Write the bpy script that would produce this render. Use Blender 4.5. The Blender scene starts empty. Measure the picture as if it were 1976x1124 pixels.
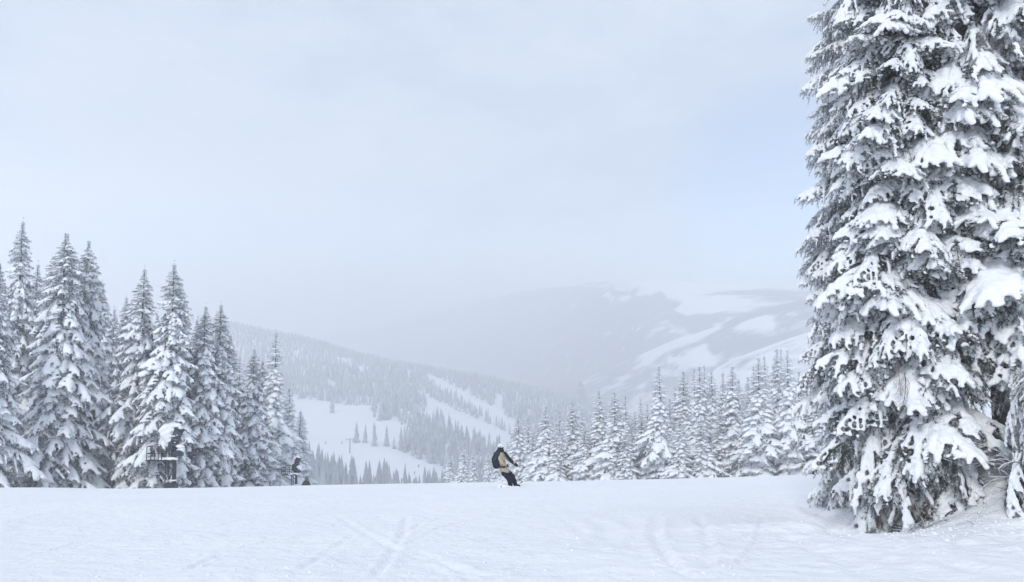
import bpy, math, random
import numpy as np
from mathutils import Vector, Matrix, noise as mn
R = math.radians
sc = bpy.context.scene
col = sc.collection

# ------------------------------------------------------------------ camera, world, sun, exposure
F = 1551.0; PITCH = math.atan(138.0 / F)
cam = bpy.data.objects.new('camera', bpy.data.cameras.new('camera'))
cam.data.sensor_width = 36; cam.data.lens = 36 * F / 1976
cam.data.clip_start = 0.1; cam.data.clip_end = 12000
cam.location = (0, 0, 0); cam.rotation_euler = (math.pi / 2 + PITCH, 0, 0)
col.objects.link(cam); sc.camera = cam

SUN_EL, SUN_AZ = 35.0, -160.0        # azimuth from +Y, clockwise; sun behind the camera on the left
HAZE = 0.00125
w = bpy.data.worlds.new('World'); sc.world = w; w.use_nodes = True
nt = w.node_tree; nt.nodes.clear()
def N(nt, t, **k):
    n = nt.nodes.new(t)
    for a, b in k.items(): setattr(n, a, b)
    return n
sky = N(nt, 'ShaderNodeTexSky', sky_type='NISHITA', sun_disc=False)
sky.sun_elevation = R(SUN_EL); sky.sun_rotation = R(SUN_AZ); sky.altitude = 3000; sky.dust_density = 2.0
tc = N(nt, 'ShaderNodeTexCoord'); mp = N(nt, 'ShaderNodeMapping'); mp.inputs['Scale'].default_value = (1, 1, 2.2)
mp.inputs['Location'].default_value = (.35, .1, .2)
n1 = N(nt, 'ShaderNodeTexNoise'); n1.inputs['Scale'].default_value = 2.3; n1.inputs['Detail'].default_value = 8; n1.inputs['Roughness'].default_value = .58
rp = N(nt, 'ShaderNodeValToRGB'); rp.color_ramp.elements[0].position = .38; rp.color_ramp.elements[1].position = .60
rp.color_ramp.elements[0].color = (4.9, 6.3, 9.0, 1); rp.color_ramp.elements[1].color = (8.8, 9.7, 11.2, 1)
L = nt.links.new
L(tc.outputs['Generated'], mp.inputs['Vector']); L(mp.outputs[0], n1.inputs['Vector']); L(n1.outputs['Fac'], rp.inputs['Fac'])
# a thin place in the cloud where blue shows, low on the right
dp = N(nt, 'ShaderNodeVectorMath', operation='DOT_PRODUCT')
nv = Vector((.335, 1, .215)).normalized(); dp.inputs[1].default_value = nv
L(tc.outputs['Generated'], dp.inputs[0])
mr = N(nt, 'ShaderNodeMapRange', interpolation_type='SMOOTHSTEP')
mr.inputs['From Min'].default_value = .9885; mr.inputs['From Max'].default_value = 1.0; mr.inputs['To Min'].default_value = .06; mr.inputs['To Max'].default_value = 1.0
L(dp.outputs['Value'], mr.inputs['Value'])
mx = N(nt, 'ShaderNodeMix', data_type='RGBA')
L(mr.outputs[0], mx.inputs['Factor']); L(rp.outputs['Color'], mx.inputs['A']); 
sg = N(nt, 'ShaderNodeVectorMath', operation='MULTIPLY'); sg.inputs[1].default_value = (1.1, 1.75, 2.0)
L(sky.outputs[0], sg.inputs[0]); L(sg.outputs[0], mx.inputs['B'])
sx = N(nt, 'ShaderNodeSeparateXYZ'); L(tc.outputs['Generated'], sx.inputs[0])
hg = N(nt, 'ShaderNodeMapRange', interpolation_type='SMOOTHSTEP'); hg.inputs['From Min'].default_value = -.05; hg.inputs['From Max'].default_value = .26
hg.inputs['To Min'].default_value = 1.9; hg.inputs['To Max'].default_value = .70; L(sx.outputs['Z'], hg.inputs['Value'])
vs = N(nt, 'ShaderNodeVectorMath', operation='SCALE'); L(mx.outputs['Result'], vs.inputs[0]); L(hg.outputs[0], vs.inputs['Scale'])
bg = N(nt, 'ShaderNodeBackground'); bg.inputs['Strength'].default_value = 0.09
wo = N(nt, 'ShaderNodeOutputWorld'); L(vs.outputs[0], bg.inputs['Color']); L(bg.outputs[0], wo.inputs['Surface'])

sl = bpy.data.lights.new('sun', 'SUN'); sl.energy = 1.5; sl.angle = R(12); sl.color = (1, .985, .955)
so = bpy.data.objects.new('sun', sl); col.objects.link(so)
sd = Vector((math.sin(R(SUN_AZ)) * math.cos(R(SUN_EL)), math.cos(R(SUN_AZ)) * math.cos(R(SUN_EL)), math.sin(R(SUN_EL))))
so.rotation_euler = sd.to_track_quat('Z', 'Y').to_euler(); so.location = sd * 50

sc.view_settings.view_transform = 'Standard'; sc.view_settings.look = 'None'
sc.view_settings.gamma = 1; sc.view_settings.use_curve_mapping = False
sc.view_settings.exposure = 0.20
cy = sc.cycles
cy.max_bounces = 12; cy.diffuse_bounces = 4; cy.volume_bounces = 8; cy.glossy_bounces = 1; cy.transmission_bounces = 1
cy.use_denoising = True; cy.caustics_reflective = False; cy.caustics_refractive = False

# ------------------------------------------------------------------ helpers
def ray(px, py):
    u = (px - 988) / F; v = (562 - py) / F
    y = math.cos(PITCH) - v * math.sin(PITCH); z = math.sin(PITCH) + v * math.cos(PITCH)
    return u / y, z / y
def P(px, py, D):
    a, b = ray(px, py); return Vector((a * D, D, b * D))
def proj(x, y, z):      # world to photo pixels, arrays
    c, s = math.cos(PITCH), math.sin(PITCH)
    d = y * c + z * s; v = (-y * s + z * c) / d
    return 988 + F * x / d, 562 - F * v
def obj(name, me, parent=None, loc=None):
    o = bpy.data.objects.new(name, me); col.objects.link(o)
    if parent: o.parent = parent
    if loc is not None: o.location = loc
    return o
def tag(o, label=None, cat=None, group=None, kind=None):
    if label: o['label'] = label
    if cat: o['category'] = cat
    if group: o['group'] = group
    if kind: o['kind'] = kind
    return o
def empty(name, loc):
    return obj(name, None, loc=loc)
def mesh(name, V, T, mats, mi=None, smooth=True, quads=False):
    V = np.asarray(V, np.float32).reshape(-1, 3); T = np.asarray(T, np.int32); k = T.shape[1]
    me = bpy.data.meshes.new(name)
    me.vertices.add(len(V)); me.vertices.foreach_set('co', V.ravel())
    me.loops.add(T.size); me.loops.foreach_set('vertex_index', T.ravel())
    me.polygons.add(len(T)); me.polygons.foreach_set('loop_start', np.arange(0, T.size, k, dtype=np.int32))
    me.polygons.foreach_set('loop_total', np.full(len(T), k, np.int32))
    for m in (mats if isinstance(mats, (list, tuple)) else [mats]): me.materials.append(m)
    if mi is not None: me.polygons.foreach_set('material_index', np.asarray(mi, np.int32))
    me.polygons.foreach_set('use_smooth', np.full(len(T), smooth, bool))
    me.update(calc_edges=True); me.validate()
    return me
class MB:
    """collects primitives (mixed polygons) for one mesh"""
    def __init__(s): s.v = []; s.f = []; s.m = []
    def add(s, v, f, m=0):
        b = len(s.v); s.v += [tuple(p) for p in v]; s.f += [tuple(i + b for i in q) for q in f]; s.m += [m] * len(f)
    def box(s, c, d, rz=0, m=0, rot=None):
        M = rot or Matrix.Rotation(rz, 3, 'Z')
        v = [Vector(c) + M @ Vector((x * d[0] / 2, y * d[1] / 2, z * d[2] / 2)) for x in (-1, 1) for y in (-1, 1) for z in (-1, 1)]
        s.add(v, [(0, 1, 3, 2), (4, 6, 7, 5), (0, 4, 5, 1), (2, 3, 7, 6), (0, 2, 6, 4), (1, 5, 7, 3)], m)
    def tube(s, pts, rads, n=8, m=0, cap=True):
        pts = [Vector(p) for p in pts]
        if not hasattr(rads, '__len__'): rads = [rads] * len(pts)
        rings = []
        for i, p in enumerate(pts):
            t = (pts[min(i + 1, len(pts) - 1)] - pts[max(i - 1, 0)]).normalized()
            a = t.orthogonal().normalized() if abs(t.z) < .9 else Vector((1, 0, 0)).cross(t).normalized()
            if abs(t.z) < .9: a = t.cross(Vector((0, 0, 1))).normalized()
            b = t.cross(a)
            rings += [p + (a * math.cos(6.2832 * k / n) + b * math.sin(6.2832 * k / n)) * rads[i] for k in range(n)]
        f = [(i * n + k, i * n + (k + 1) % n, (i + 1) * n + (k + 1) % n, (i + 1) * n + k) for i in range(len(pts) - 1) for k in range(n)]
        if cap: f += [tuple(range(n))[::-1], tuple((len(pts) - 1) * n + k for k in range(n))]
        s.add(rings, f, m)
    def build(s, name, mats, parent=None, smooth=False, bevel=0):
        me = bpy.data.meshes.new(name); me.from_pydata(s.v, [], s.f)
        for m in (mats if isinstance(mats, (list, tuple)) else [mats]): me.materials.append(m)
        for p, i in zip(me.polygons, s.m): p.material_index = i; p.use_smooth = smooth
        me.update(); o = obj(name, me, parent)
        if bevel:
            b = o.modifiers.new('bevel', 'BEVEL'); b.width = bevel; b.segments = 2
        return o
# icosphere template
def ico(sub):
    import bmesh
    bm = bmesh.new(); bmesh.ops.create_icosphere(bm, subdivisions=sub, radius=1)
    V = np.array([v.co[:] for v in bm.verts]); T = np.array([[v.index for v in f.verts] for f in bm.faces]); bm.free()
    return V, T
ICO1, ICO2 = ico(1), ico(2)
def lumps(C, S, tmpl=ICO1):
    """many ellipsoids: C centres Nx3, S radii Nx3"""
    C = np.asarray(C, float); S = np.asarray(S, float); V, T = tmpl
    vv = (V[None] * S[:, None, :] + C[:, None, :]).reshape(-1, 3)
    tt = (T[None] + (np.arange(len(C)) * len(V))[:, None, None]).reshape(-1, 3)
    return vv, tt
def grab(me):
    V = np.empty(len(me.vertices) * 3, np.float32); me.vertices.foreach_get('co', V)
    me.calc_loop_triangles(); T = np.empty(len(me.loop_triangles) * 3, np.int32); me.loop_triangles.foreach_get('vertices', T)
    return V.reshape(-1, 3).astype(float), T.reshape(-1, 3)
def fuse(C, S, voxel, ratio=None, smooth=3, tmpl=ICO2):
    """overlapping ellipsoids grown into one smooth skin; returns arrays"""
    v, t = lumps(C, S, tmpl); me = mesh('tmp', v, t, [])
    o = bpy.data.objects.new('tmp', me); col.objects.link(o)
    m = o.modifiers.new('r', 'REMESH'); m.mode = 'VOXEL'; m.voxel_size = voxel
    if smooth: s = o.modifiers.new('s', 'SMOOTH'); s.iterations = smooth; s.factor = .5
    if ratio: d = o.modifiers.new('d', 'DECIMATE'); d.ratio = ratio
    dg = bpy.context.evaluated_depsgraph_get(); e = o.evaluated_get(dg); em = e.to_mesh(); r = grab(em); e.to_mesh_clear()
    bpy.data.objects.remove(o); bpy.data.meshes.remove(me)
    return r
def chain(segs, step=.5):
    """list of (p0,r0,p1,r1) to sphere centres and radii"""
    C = []; S = []
    for p0, r0, p1, r1 in segs:
        p0 = np.array(p0, float); p1 = np.array(p1, float); r0 = np.atleast_1d(r0) * np.ones(3); r1 = np.atleast_1d(r1) * np.ones(3)
        n = max(2, int(np.linalg.norm(p1 - p0) / (min(r0.min(), r1.min()) * step)) + 1)
        for i in range(n):
            t = i / (n - 1); C.append(p0 + (p1 - p0) * t); S.append(r0 + (r1 - r0) * t)
    return C, S
def jitter(V, amp, scale, seed=0):
    out = V.copy()
    for i, p in enumerate(V):
        q = Vector(p) * scale + Vector((seed * 7.3, seed * 3.1, 0)); nn = mn.noise_vector(q); out[i] += np.array(nn) * amp
    return out
def in_poly(px, py, poly):
    c = np.zeros(px.shape, bool); n = len(poly); j = n - 1
    for i in range(n):
        xi, yi = poly[i]; xj, yj = poly[j]
        if yi != yj: c ^= ((yi > py) != (yj > py)) & (px < (xj - xi) * (py - yi) / (yj - yi) + xi)
        j = i
    return c
def fbm(x, y, seed=0, octs=4, lac=2.03, gain=.5):
    """cheap value noise on arrays"""
    out = np.zeros(np.broadcast(x, y).shape); a = 1.0; tot = 0
    for o in range(octs):
        xi = np.floor(x).astype(np.int64); yi = np.floor(y).astype(np.int64); fx = x - xi; fy = y - yi
        fx = fx * fx * (3 - 2 * fx); fy = fy * fy * (3 - 2 * fy)
        def h(a_, b_):
            n = (a_ * 374761393 + b_ * 668265263 + (seed + o) * 974634777) & 0x7fffffff
            n = ((n ^ (n >> 13)) * 1274126177) & 0x7fffffff
            return ((n ^ (n >> 16)) & 0xffff) / 65535.0
        v = (h(xi, yi) * (1 - fx) + h(xi + 1, yi) * fx) * (1 - fy) + (h(xi, yi + 1) * (1 - fx) + h(xi + 1, yi + 1) * fx) * fy
        out += (v - .5) * a; tot += a; a *= gain; x = x * lac + 13.7; y = y * lac + 7.1
    return out / tot

# ------------------------------------------------------------------ materials
def mat(name, color, rough=.8, spec=.3, noise=None, bump=None, coord='Object', metal=0):
    m = bpy.data.materials.new(name); m.use_nodes = True; t = m.node_tree; b = t.nodes['Principled BSDF']
    b.inputs['Roughness'].default_value = rough; b.inputs['Specular IOR Level'].default_value = spec; b.inputs['Metallic'].default_value = metal
    b.inputs['Base Color'].default_value = (*color, 1)
    c = N(t, 'ShaderNodeTexCoord')
    if noise:        # (scale, colour2, lo, hi, detail)
        n = N(t, 'ShaderNodeTexNoise'); n.inputs['Scale'].default_value = noise[0]; n.inputs['Detail'].default_value = noise[4] if len(noise) > 4 else 4
        r = N(t, 'ShaderNodeValToRGB'); r.color_ramp.elements[0].position = noise[2]; r.color_ramp.elements[1].position = noise[3]
        r.color_ramp.elements[0].color = (*color, 1); r.color_ramp.elements[1].color = (*noise[1], 1)
        t.links.new(c.outputs[coord], n.inputs['Vector']); t.links.new(n.outputs['Fac'], r.inputs['Fac']); t.links.new(r.outputs['Color'], b.inputs['Base Color'])
    prev = None
    for (s, d, st) in (bump or []):
        n = N(t, 'ShaderNodeTexNoise'); n.inputs['Scale'].default_value = s; n.inputs['Detail'].default_value = 5
        k = N(t, 'ShaderNodeBump'); k.inputs['Distance'].default_value = d; k.inputs['Strength'].default_value = st
        t.links.new(c.outputs[coord], n.inputs['Vector']); t.links.new(n.outputs['Fac'], k.inputs['Height'])
        if prev: t.links.new(prev.outputs[0], k.inputs['Normal'])
        prev = k
    if prev: t.links.new(prev.outputs[0], b.inputs['Normal'])
    return m
M_snow = mat('fallen_snow', (.92, .925, .93), .75, .2, noise=(.35, (.885, .895, .905), .35, .7, 5), bump=[(3, .09, .9), (17, .020, .9), (70, .006, .7)])
M_bsnow = mat('bough_snow', (.95, .955, .96), .8, .2, noise=(3.0, (.88, .90, .92), .4, .75, 3), bump=[(16, .035, .9), (60, .012, .8)])
M_tsnow = mat('tree_snow', (.94, .95, .96), .85, .1, noise=(1.2, (.80, .83, .86), .4, .75, 4), bump=[(5, .06, .5)])
def needle_mat(name, dark, frost, lo, hi, scale):
    m = mat(name, dark, .8, .15, noise=(scale, frost, lo, hi, 4)); return m
M_needle = needle_mat('frosted_needles', (.026, .040, .036), (.60, .64, .67), .46, .64, 14.0)
M_needle_rime = needle_mat('heavily_rimed_needles', (.035, .045, .05), (.74, .77, .80), .40, .56, 15.0)
M_needle_mid = needle_mat('frosted_needles_mid', (.016, .025, .036), (.70, .74, .79), .42, .58, 7.5)
M_needle_pale = needle_mat('rimed_needles', (.10, .12, .14), (.86, .89, .92), .36, .52, 5.5)
M_green = needle_mat('bare_green_needles', (.045, .065, .032), (.16, .17, .12), .45, .7, 8)
M_bark = mat('fir_bark', (.085, .072, .066), .9, .1, noise=(9, (.30, .30, .31), .5, .72, 5), bump=[(18, .03, .8)])
M_frostbark = mat('rimed_bark', (.22, .22, .23), .9, .1, noise=(9, (.62, .63, .65), .4, .6, 5), bump=[(18, .03, .8)])
M_rimetwig = mat('rimed_twigs', (.60, .62, .65), .9, .1, noise=(14, (.85, .87, .89), .4, .6, 3))
M_dead = mat('dead_twigs', (.12, .075, .055), .9, .1, noise=(10, (.42, .38, .36), .5, .75, 3))
M_far = mat('haze_paled_far_needles', (.22, .25, .28), .9, .05, noise=(.12, (.50, .54, .58), .35, .7, 4))  # frosted needles, made paler still so the colour carries part of the haze
M_navy = mat('navy_painted_steel', (.018, .026, .05), .5, .4, noise=(6, (.05, .06, .085), .45, .7), metal=0)
M_grey = mat('galvanised_steel', (.10, .12, .15), .55, .4, noise=(8, (.25, .27, .30), .5, .75))

# ------------------------------------------------------------------ the slope we stand on
_gy = np.array([-80, -20, 0, 8, 15, 24, 30, 38, 45, 51, 57, 66, 80, 100, 150, 230.])
_gz = np.array([9, .5, -1.6, -2.22, -2.98, -3.9, -4.56, -5.54, -6.62, -7.75, -9.15, -11.4, -14.8, -19.4, -31, -46.])
def cubic(xs, ys, x):
    m = np.gradient(ys, xs); i = np.clip(np.searchsorted(xs, x) - 1, 0, len(xs) - 2); h = xs[i + 1] - xs[i]; t = np.clip((x - xs[i]) / h, 0, 1)
    return (2*t**3-3*t**2+1)*ys[i] + (t**3-2*t**2+t)*h*m[i] + (-2*t**3+3*t**2)*ys[i+1] + (t**3-t**2)*h*m[i+1]
def g(x, y, cx, cy, rx, ry=None): return np.exp(-((x - cx) / rx) ** 2 - ((y - cy) / (ry or rx)) ** 2)
TA = (7.45, 15.2); TB = (7.42, 17.0); TC = (9.0, 13.6); TD = (9.3, 15.0)
def ground(x, y):
    x = np.asarray(x, float); y = np.asarray(y, float)
    z = cubic(_gy, _gz, y) + .014 * x * np.clip(y / 45, 0, 1)
    z = z + .10 * fbm(x / 9, y / 9, 3, 3) * np.clip(y / 20, .3, 1) - .16 * g(x, y, -17, 46, 6, 12) + .10 * g(x, y, -25, 45, 5, 12)
    z = z + 1.75 * g(x, y, 10.3, 15.8, 2.3, 2.6) + .25 * g(x, y, 8.5, 14.2, .8, 1.2) - .42 * g(x, y, 6.5, 14.5, 1.1, .9) - .25 * g(x, y, 5.6, 15.6, .9, 1.4)
    z = z - .30 * g(x, y, 9.0, 13.3, .8, .5) + .16 * g(x, y, 5.0, 13.9, 1.8, .35) + 2.0 * (1 / (1 + np.exp(-(x - 22) / 5))) * np.clip(y / 20, 0, 1) * np.exp(-np.maximum(y - 20, 0) / 30)
    return z
def gz(x, y): return float(ground(x, y))
rng = random.Random(5)
def tracks():
    """ski and board tracks as polylines on the ground: (points, width, depth)"""
    T = []
    def arc(pts, w_, d_): T.append((np.array([ (P(a, b, 1).x, P(a, b, 1).z) for a, b in pts]), w_, d_))
    return T
def hit(px, py):
    a, b = ray(px, py); y = np.linspace(5, 60, 1200); z = ground(a * y, y); k = np.argmax(b * y < z) if (b * y < z).any() else -1
    return (a * y[k], y[k])
TR = []
def track(pix, wd, dp):
    p = np.array([hit(*q) for q in pix]); 
    t = np.linspace(0, 1, 40); k = np.linspace(0, 1, len(p))
    q = np.stack([np.interp(t, k, p[:, 0]), np.interp(t, k, p[:, 1])], 1)
    for _ in range(6): q[1:-1] = (q[:-2] + q[2:] + q[1:-1] * 2) / 4
    TR.append((q, wd * .72, dp))
track([(787, 990), (778, 1030), (748, 1080), (715, 1120)], .08, .03)
track([(640, 990), (720, 1040), (800, 1070), (900, 1100), (960, 1118)], .10, .026)
track([(770, 1050), (850, 1078), (900, 1108), (915, 1120)], .09, .026)
track([(1270, 990), (1262, 1030), (1280, 1070), (1330, 1120)], .12, .035)
track([(1300, 985), (1272, 1010), (1267, 1050), (1310, 1100), (1345, 1122)], .07, .025)
track([(1345, 990), (1362, 1030), (1372, 1065), (1355, 1110)], .10, .030)
track([(1475, 985), (1462, 1040), (1430, 1080), (1385, 1115)], .05, .028)
track([(1130, 995), (1175, 1020), (1165, 1050), (1120, 1065)], .20, .030)
track([(1040, 975), (1110, 1015), (1180, 1080)], .12, .020)
track([(340, 1105), (430, 1070), (560, 1035)], .06, .025)
track([(20, 1080), (160, 1045), (330, 1010)], .05, .020)
track([(180, 1055), (330, 1030), (480, 1008), (600, 998)], .05, .018)
track([(900, 975), (820, 1005), (760, 1050)], .07, .02)
track([(720, 1080), (850, 1020), (1000, 985)], .06, .02)
track([(560, 1115), (640, 1060), (700, 1020)], .08, .02)
track([(1540, 1000), (1640, 1040), (1800, 1080), (1960, 1120)], .25, .04)
track([(1500, 1030), (1600, 1070), (1700, 1120)], .2, .03)
track([(1430, 1010), (1560, 1012), (1700, 1030), (1900, 1065)], .18, .04)
track([(1545, 965), (1560, 985), (1620, 1005), (1690, 1022)], .16, .04)
for k in range(44):
    a = rng.uniform(60, 1900); b = rng.uniform(985, 1100); l = rng.uniform(30, 150); sl_ = rng.uniform(-.5, .15)
    track([(a, b), (a + l * .5, b + l * .5 * sl_ + rng.uniform(-5, 5)), (a + l, b + l * sl_)], rng.uniform(.025, .06), rng.uniform(.010, .024))
def relief(x, y):
    z = np.zeros(x.shape); K = 1.15
    for q, wd, dp in TR:
        x0, x1 = q[:, 0].min() - 1, q[:, 0].max() + 1; y0, y1 = q[:, 1].min() - 1, q[:, 1].max() + 1
        m = (x > x0) & (x < x1) & (y > y0) & (y < y1)
        if not m.any(): continue
        X = x[m][:, None]; Y = y[m][:, None]; best = np.full(X.shape[0], 9.); tt = np.zeros(X.shape[0])
        for i in range(len(q) - 1):
            d = q[i + 1] - q[i]; t = np.clip(((X[:, 0] - q[i, 0]) * d[0] + (Y[:, 0] - q[i, 1]) * d[1]) / (d @ d + 1e-9), 0, 1)
            r = np.hypot(X[:, 0] - q[i, 0] - t * d[0], Y[:, 0] - q[i, 1] - t * d[1]); u = r < best
            best = np.where(u, r, best); tt = np.where(u, (i + t) / (len(q) - 1), tt)
        fade = np.clip(np.minimum(tt, 1 - tt) * 6, 0, 1) * (.7 + 1.2 * fbm(x[m] * 1.7, y[m] * 1.7, 8, 2))
        z[m] += 1.1 * fade * dp * (-np.exp(-(best / wd) ** 2) + .75 * np.exp(-((best - 1.9 * wd) / (.8 * wd)) ** 2))
    near = np.clip(1.2 - y / 34, 0.08, 1)
    rough = np.clip(.35 + 1.6 * fbm(x / 3.1 + 4, y / 5 + 2, 21, 3), 0, 1)
    z += K * near * (.11 * fbm(x * .7, y * .45, 11, 4) + rough * .05 * fbm(x * 3.1, y * 2.2, 12, 3) + rough * .06 * np.maximum(0, fbm(x * 8, y * 7, 14, 2) - .08) * 2)
    edge = g(x, y, 8.5, 12.0, 5, 2.2); z += edge * .22 * fbm(x * 1.4, y * 2.8, 15, 4)
    return z
ys = [3.2]
while ys[-1] < 60: ys.append(ys[-1] * 1.0072 + .004)
while ys[-1] < 235: ys.append(ys[-1] * 1.03)
ys = np.array(ys); us = np.concatenate([np.linspace(-3.2, -.75, 26)[:-1], np.linspace(-.75, .80, 370), np.linspace(.80, 3.2, 26)[1:]])
Ug, Yg = np.meshgrid(us, ys); Xg = Ug * Yg
Zg = ground(Xg, Yg) + relief(Xg.ravel(), Yg.ravel()).reshape(Xg.shape)
nr, nc = Xg.shape; idx = np.arange(nr * nc).reshape(nr, nc)
Q = np.stack([idx[:-1, :-1], idx[:-1, 1:], idx[1:, 1:], idx[1:, :-1]], -1).reshape(-1, 4)
so_ = obj('snow_slope', mesh('snow_slope', np.stack([Xg, Yg, Zg], -1), Q, M_snow))
tag(so_, 'smooth white snow slope with faint curving ski tracks in the foreground', kind='structure')
# ground behind and beside the camera
xa = np.linspace(-260, 260, 60); ya = np.linspace(-78, 3.4, 24); Xa, Ya = np.meshgrid(xa, ya); Za = ground(Xa, Ya) - .03
ia = np.arange(Xa.size).reshape(Xa.shape); Qa = np.stack([ia[:-1, :-1], ia[:-1, 1:], ia[1:, 1:], ia[1:, :-1]], -1).reshape(-1, 4)
tag(obj('snow_ground', mesh('snow_ground', np.stack([Xa, Ya, Za], -1), Qa, M_snow)), 'snow ground around and behind the viewer', kind='structure')

# ------------------------------------------------------------------ far terrain: smooth surface through measured points
def rbf(A):
    A = np.array(A, float); X = A[:, :2] / 500; n = len(A)
    r = np.hypot(X[:, None, 0] - X[None, :, 0], X[:, None, 1] - X[None, :, 1]); K = r ** 1.6
    Pm = np.c_[np.ones(n), X]; M = np.block([[K * 1.0 - 0, Pm], [Pm.T, np.zeros((3, 3))]]); M[:n, :n] += np.eye(n) * 1e-4
    w_ = np.linalg.solve(M, np.r_[A[:, 2], 0, 0, 0])
    def f(x, y):
        x = np.asarray(x, float) / 500; y = np.asarray(y, float) / 500; s = w_[n] + w_[n + 1] * x + w_[n + 2] * y
        for i in range(n): s = s + w_[i] * np.hypot(x - X[i, 0], y - X[i, 1]) ** 1.6
        return s
    return f
A = []
for px in (-600, -100, 300, 600, 900, 1200, 1600, 2300):
    for D in (150, 200, 230):
        u = ray(px, 800)[0]; A.append((u * D, D, gz(u * D, D) - .5))
def an(px, py, D): p = P(px, py, D); A.append((p.x, p.y, p.z))
for px, y1, D1, y2, D2, y3, D3, yr, Dr in [
    (-700, 960, 300, 840, 560, 730, 820, 560, 1200), (-200, 960, 300, 840, 560, 730, 820, 570, 1180), (150, 960, 310, 850, 540, 740, 800, 590, 1150),
    (440, 955, 320, 850, 520, 740, 780, 627, 1100), (600, 948, 345, 850, 505, 755, 720, 664, 1040), (720, 962, 360, 858, 510, 770, 700, 696, 1000),
    (850, 975, 370, 900, 480, 800, 660, 722, 960), (960, 985, 380, 900, 530, 820, 680, 744, 930), (1060, 990, 400, 905, 560, 835, 700, 768, 900),
    (1180, 1000, 420, 925, 580, 860, 720, 800, 880), (1350, 1020, 420, 950, 600, 910, 740, 880, 900), (1700, 1030, 420, 980, 600, 940, 760, 905, 950), (2400, 1030, 420, 980, 600, 940, 760, 905, 950)]:
    an(px, y1, D1); an(px, y2, D2); an(px, y3, D3); an(px, yr, Dr); an(px, yr + 60, Dr * 1.3); an(px, max(yr + 160, 900), Dr * 1.75); an(px, 930, Dr * 2.6)
hill0 = rbf(A)
def hill(x, y): return hill0(x, y) + 5 * fbm(x / 90, y / 90, 31, 3) * np.clip((y - 260) / 200, 0, 1) 
yh = np.concatenate([np.linspace(226, 1250, 170), np.linspace(1270, 3000, 45)]); uh = np.linspace(-1.3, 1.5, 230)
Uh, Yh = np.meshgrid(uh, yh); Xh = Uh * Yh; Zh = hill(Xh, Yh); hi = np.arange(Xh.size).reshape(Xh.shape)
Qh = np.stack([hi[:-1, :-1], hi[:-1, 1:], hi[1:, 1:], hi[1:, :-1]], -1).reshape(-1, 4)
M_hill = mat('far_snow', (.88, .89, .91), .9, .1, noise=(.02, (.84, .855, .88), .4, .7))
tag(obj('hillside', mesh('hillside', np.stack([Xh, Yh, Zh], -1), Qh, M_hill)), 'snowy hillside across the valley with open ski runs', kind='structure')

# distant mountains: each a ridge with its own distance, forest cover held as an attribute
def mount_mat():
    m = bpy.data.materials.new('mountain_cover'); m.use_nodes = True; t = m.node_tree; b = t.nodes['Principled BSDF']
    b.inputs['Roughness'].default_value = .95; b.inputs['Specular IOR Level'].default_value = .05
    a = N(t, 'ShaderNodeAttribute', attribute_name='forest'); c = N(t, 'ShaderNodeTexCoord')
    n = N(t, 'ShaderNodeTexNoise'); n.inputs['Scale'].default_value = .013; n.inputs['Detail'].default_value = 9; n.inputs['Roughness'].default_value = .6
    ad = N(t, 'ShaderNodeMath', operation='MULTIPLY_ADD'); ad.inputs[1].default_value = 2.8; 
    r = N(t, 'ShaderNodeMapRange', interpolation_type='SMOOTHSTEP'); r.inputs['From Min'].default_value = 1.60; r.inputs['From Max'].default_value = 2.12
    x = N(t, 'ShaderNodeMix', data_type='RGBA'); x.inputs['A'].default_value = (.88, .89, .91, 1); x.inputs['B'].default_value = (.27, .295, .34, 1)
    ms = N(t, 'ShaderNodeMapping'); ms.inputs['Rotation'].default_value = (0, 0, .5); ms.inputs['Scale'].default_value = (.5, 1.6, 3.4); t.links.new(c.outputs['Object'], ms.inputs['Vector']); t.links.new(ms.outputs[0], n.inputs['Vector']); t.links.new(n.outputs['Fac'], ad.inputs[0]); t.links.new(a.outputs['Fac'], ad.inputs[2])
    t.links.new(ad.outputs[0], r.inputs['Value']); t.links.new(r.outputs[0], x.inputs['Factor']); t.links.new(x.outputs['Result'], b.inputs['Base Color'])
    return m
M_mount = mount_mat()
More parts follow.
